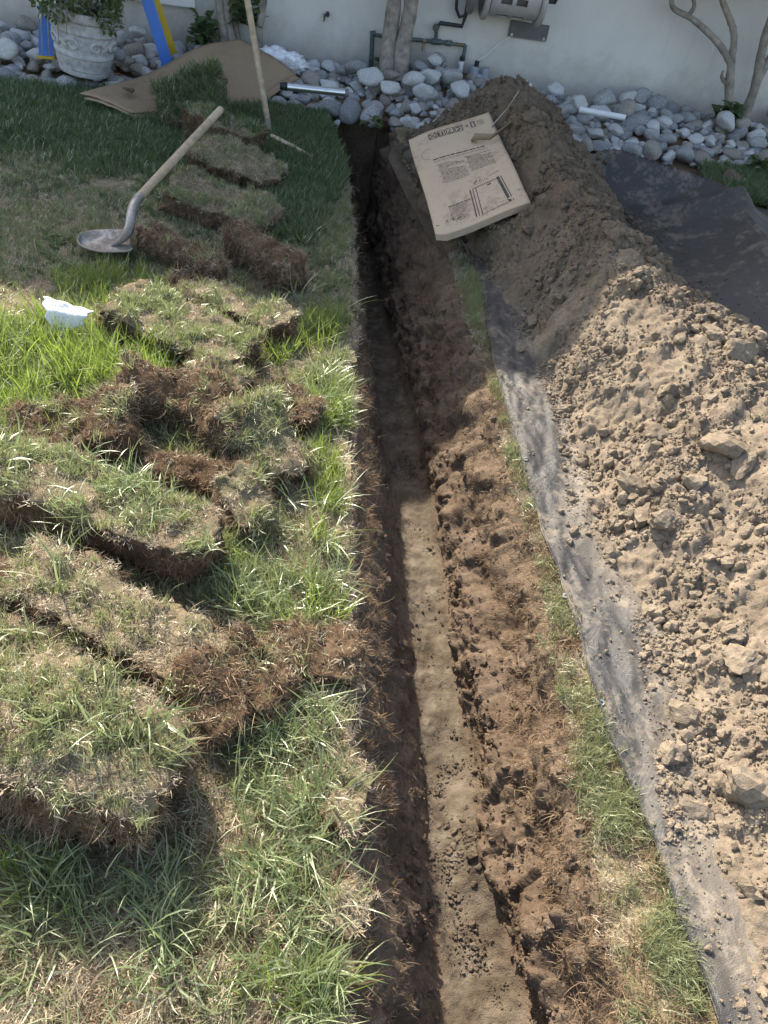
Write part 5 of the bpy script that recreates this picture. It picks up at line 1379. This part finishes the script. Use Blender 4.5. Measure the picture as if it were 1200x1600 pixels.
wtube('loop', [(721, -40), (714, -8), (713, 14), (718, 27), (726, 24), (736, 6), (745, -30)], .011, M_black, hs, .075, Vector(hs.location))
# sprinkler valve junction
jv = empty('irrigation_fitting', tuple(wp_(750, 115, .08))); tag(jv, 'grey plastic irrigation fitting with two legs below the wall plate', 'pipe fitting'); g = Vector(jv.location)
wtube('left_body', [(741, 104), (739, 124)], .036, M_greypvc, jv, .08, g); wtube('right_leg', [(758, 108), (755, 138)], .026, M_greypvc, jv, .08, g); wtube('cross_pipe', [(741, 120), (757, 121)], .024, M_greypvc, jv, .08, g); wtube('cap', [(759, 106), (758.3, 111)], .032, M_greypvc, jv, .08, g)
wtube('white_leg', [(756, 129), (753, 146)], .02, M_pvc, jv, .08, g); wtube('cable_plug', [(746, 95), (744, 104)], .017, M_black, jv, .08, g); wtube('collar', [(742, 103), (741, 107)], .040, M_greypvc, jv, .08, g)
wtube('wire', [(746, 95), (760, 86), (778, 70), (797, 57)], .0035, M_pvc, jv, .03, g)
# plate, hole with drip stain, white box
q = [atw(798, 31, .012), atw(858, 40, .012), atw(853, 66, .012), atw(795, 57, .012)]; cc = np.mean(q, 0)
pt = empty('wall_plate', tuple(cc)); tag(pt, 'dark grey rectangular plate fixed to the wall under the hose reel', 'wall plate')
wid = np.linalg.norm(q[1] - q[0]); hei = np.linalg.norm(q[3] - q[0])
MB().box((0, 0, 0), (wid, .016, hei), RW).build('plate', M_plaque, pt, bevel=.003)
for sx in (-.42, .42): MB().box(Vector(WD * wid * sx + WN * .010) + Vector((0, 0, -hei * .32)), (.016, .006, .018), RW).build('screw', M_galv, pt)
MB().box(Vector(WN * .010) + Vector((0, 0, -hei * .44)), (wid * .94, .006, hei * .06), RW).build('lip', M_reeld, pt)
st = empty('pipe_outlet', tuple(wp_(512, 21, .0))); tag(st, 'small dark drain outlet poking from the bare wall', 'outlet')
MB().tube([Vector(-WN * .01), Vector(WN * .05)], [.014, .014], 14).build('stub', M_black, st, True); MB().tube([Vector(WN * .03) + Vector((-.02, 0, 0)), Vector(WN * .035) + Vector((-.025, 0, -.05))], [.010, .004], 8).build('drip_crust', M_plaque, st, True)
wb_ = MB().box((wp_(236, -8, .03) + Vector((0, 0, .10))), (.62, .07, .28), RW).build('wall_box', M_white, None, bevel=.004); tag(wb_, 'white panel on the wall behind the ladder rail', 'wall panel')
# hose reel
def build_reel():
    c = np.array(atw(795, 35, .17)); c[2] += .16; root = empty('hose_reel', tuple(c)); tag(root, 'grey wall mounted hose reel with two round side discs', 'hose reel')
    ax = WD; r = .165
    def disc(name, s, rad, mat):
        prof = [(.03, -.010), (rad * .55, -.012), (rad * .80, -.022), (rad * .93, -.020), (rad, -.010), (rad, .012), (rad * .93, .016), (rad * .80, .006), (rad * .55, .010), (.03, .012)]
        d = MB().lathe(prof, Vector(ax * s), 40, tuple(ax), True).build(name, mat, root, True)
        for k in range(6):
            a = k * PI / 3 + .3; e = Matrix.Rotation(a, 3, Vector(ax)) @ Vector((0, 0, 1)); m_ = Vector(ax * s) + e * rad * .68
            MB().tube([m_ - Vector(ax) * .024, m_ + Vector(ax) * .022], rad * .12, 10).build('boss', M_reeld, d, True)
    disc('side_disc', -.20, r, M_reel); disc('side_disc', .20, r * 1.02, M_reel); disc('inner_disc', -.30, r * .85, M_reeld)
    MB().lathe([(.075, -.19), (.085, -.18), (.085, .18), (.075, .19)], (0, 0, 0), 30, tuple(ax)).build('drum', M_reeld, root, True)
    mb = MB()                                        # arched front cover with slots
    n = 16; R2 = .125
    for i in range(n):
        a0, a1 = -1.9 + i * 2.6 / n, -1.9 + (i + 1) * 2.6 / n
        for s0, s1 in ((-.175, -.11), (-.03, .0), (.08, .175)) if i in (4, 5, 10, 11) else ((-.175, .175),):
            V = []
            for aa in (a0, a1):
                for rr in (R2, R2 + .008):
                    for s_ in (s0, s1): V.append(Vector(ax * s_) + Vector(WN) * (rr * math.cos(aa)) + Vector((0, 0, rr * math.sin(aa))))
            mb.add(V, [(0, 1, 3, 2), (4, 6, 7, 5), (0, 4, 5, 1), (2, 3, 7, 6), (0, 2, 6, 4), (1, 5, 7, 3)])
    mb.build('cover', M_reel, root)
    mb = MB(); b = Vector((0, 0, -.105)) + Vector(WN) * -.01
    for k in range(7): mb.tube([b + Vector(ax) * (-.16 + k * .046), b + Vector(ax) * (-.137 + k * .046) + Vector((0, 0, .035)), b + Vector(ax) * (-.114 + k * .046)], .006, 6)
    mb.tube([b + Vector(ax) * -.18, b + Vector(ax) * .18], .010, 8); mb.tube([b + Vector(ax) * -.18 + Vector((0, 0, .04)), b + Vector(ax) * .18 + Vector((0, 0, .04))], .008, 8); mb.build('hose_guide', M_reeld, root, True)
    MB().box(Vector(-WN * .13), (.30, .09, .10), RW).build('bracket', M_reeld, root, bevel=.006)
    MB().tube([Vector(ax * .22), Vector(ax * .30), Vector(ax * .30) + Vector((0, 0, .05)) + Vector(WN) * .04], .014, 10).build('crank', M_black, root, True)
build_reel()
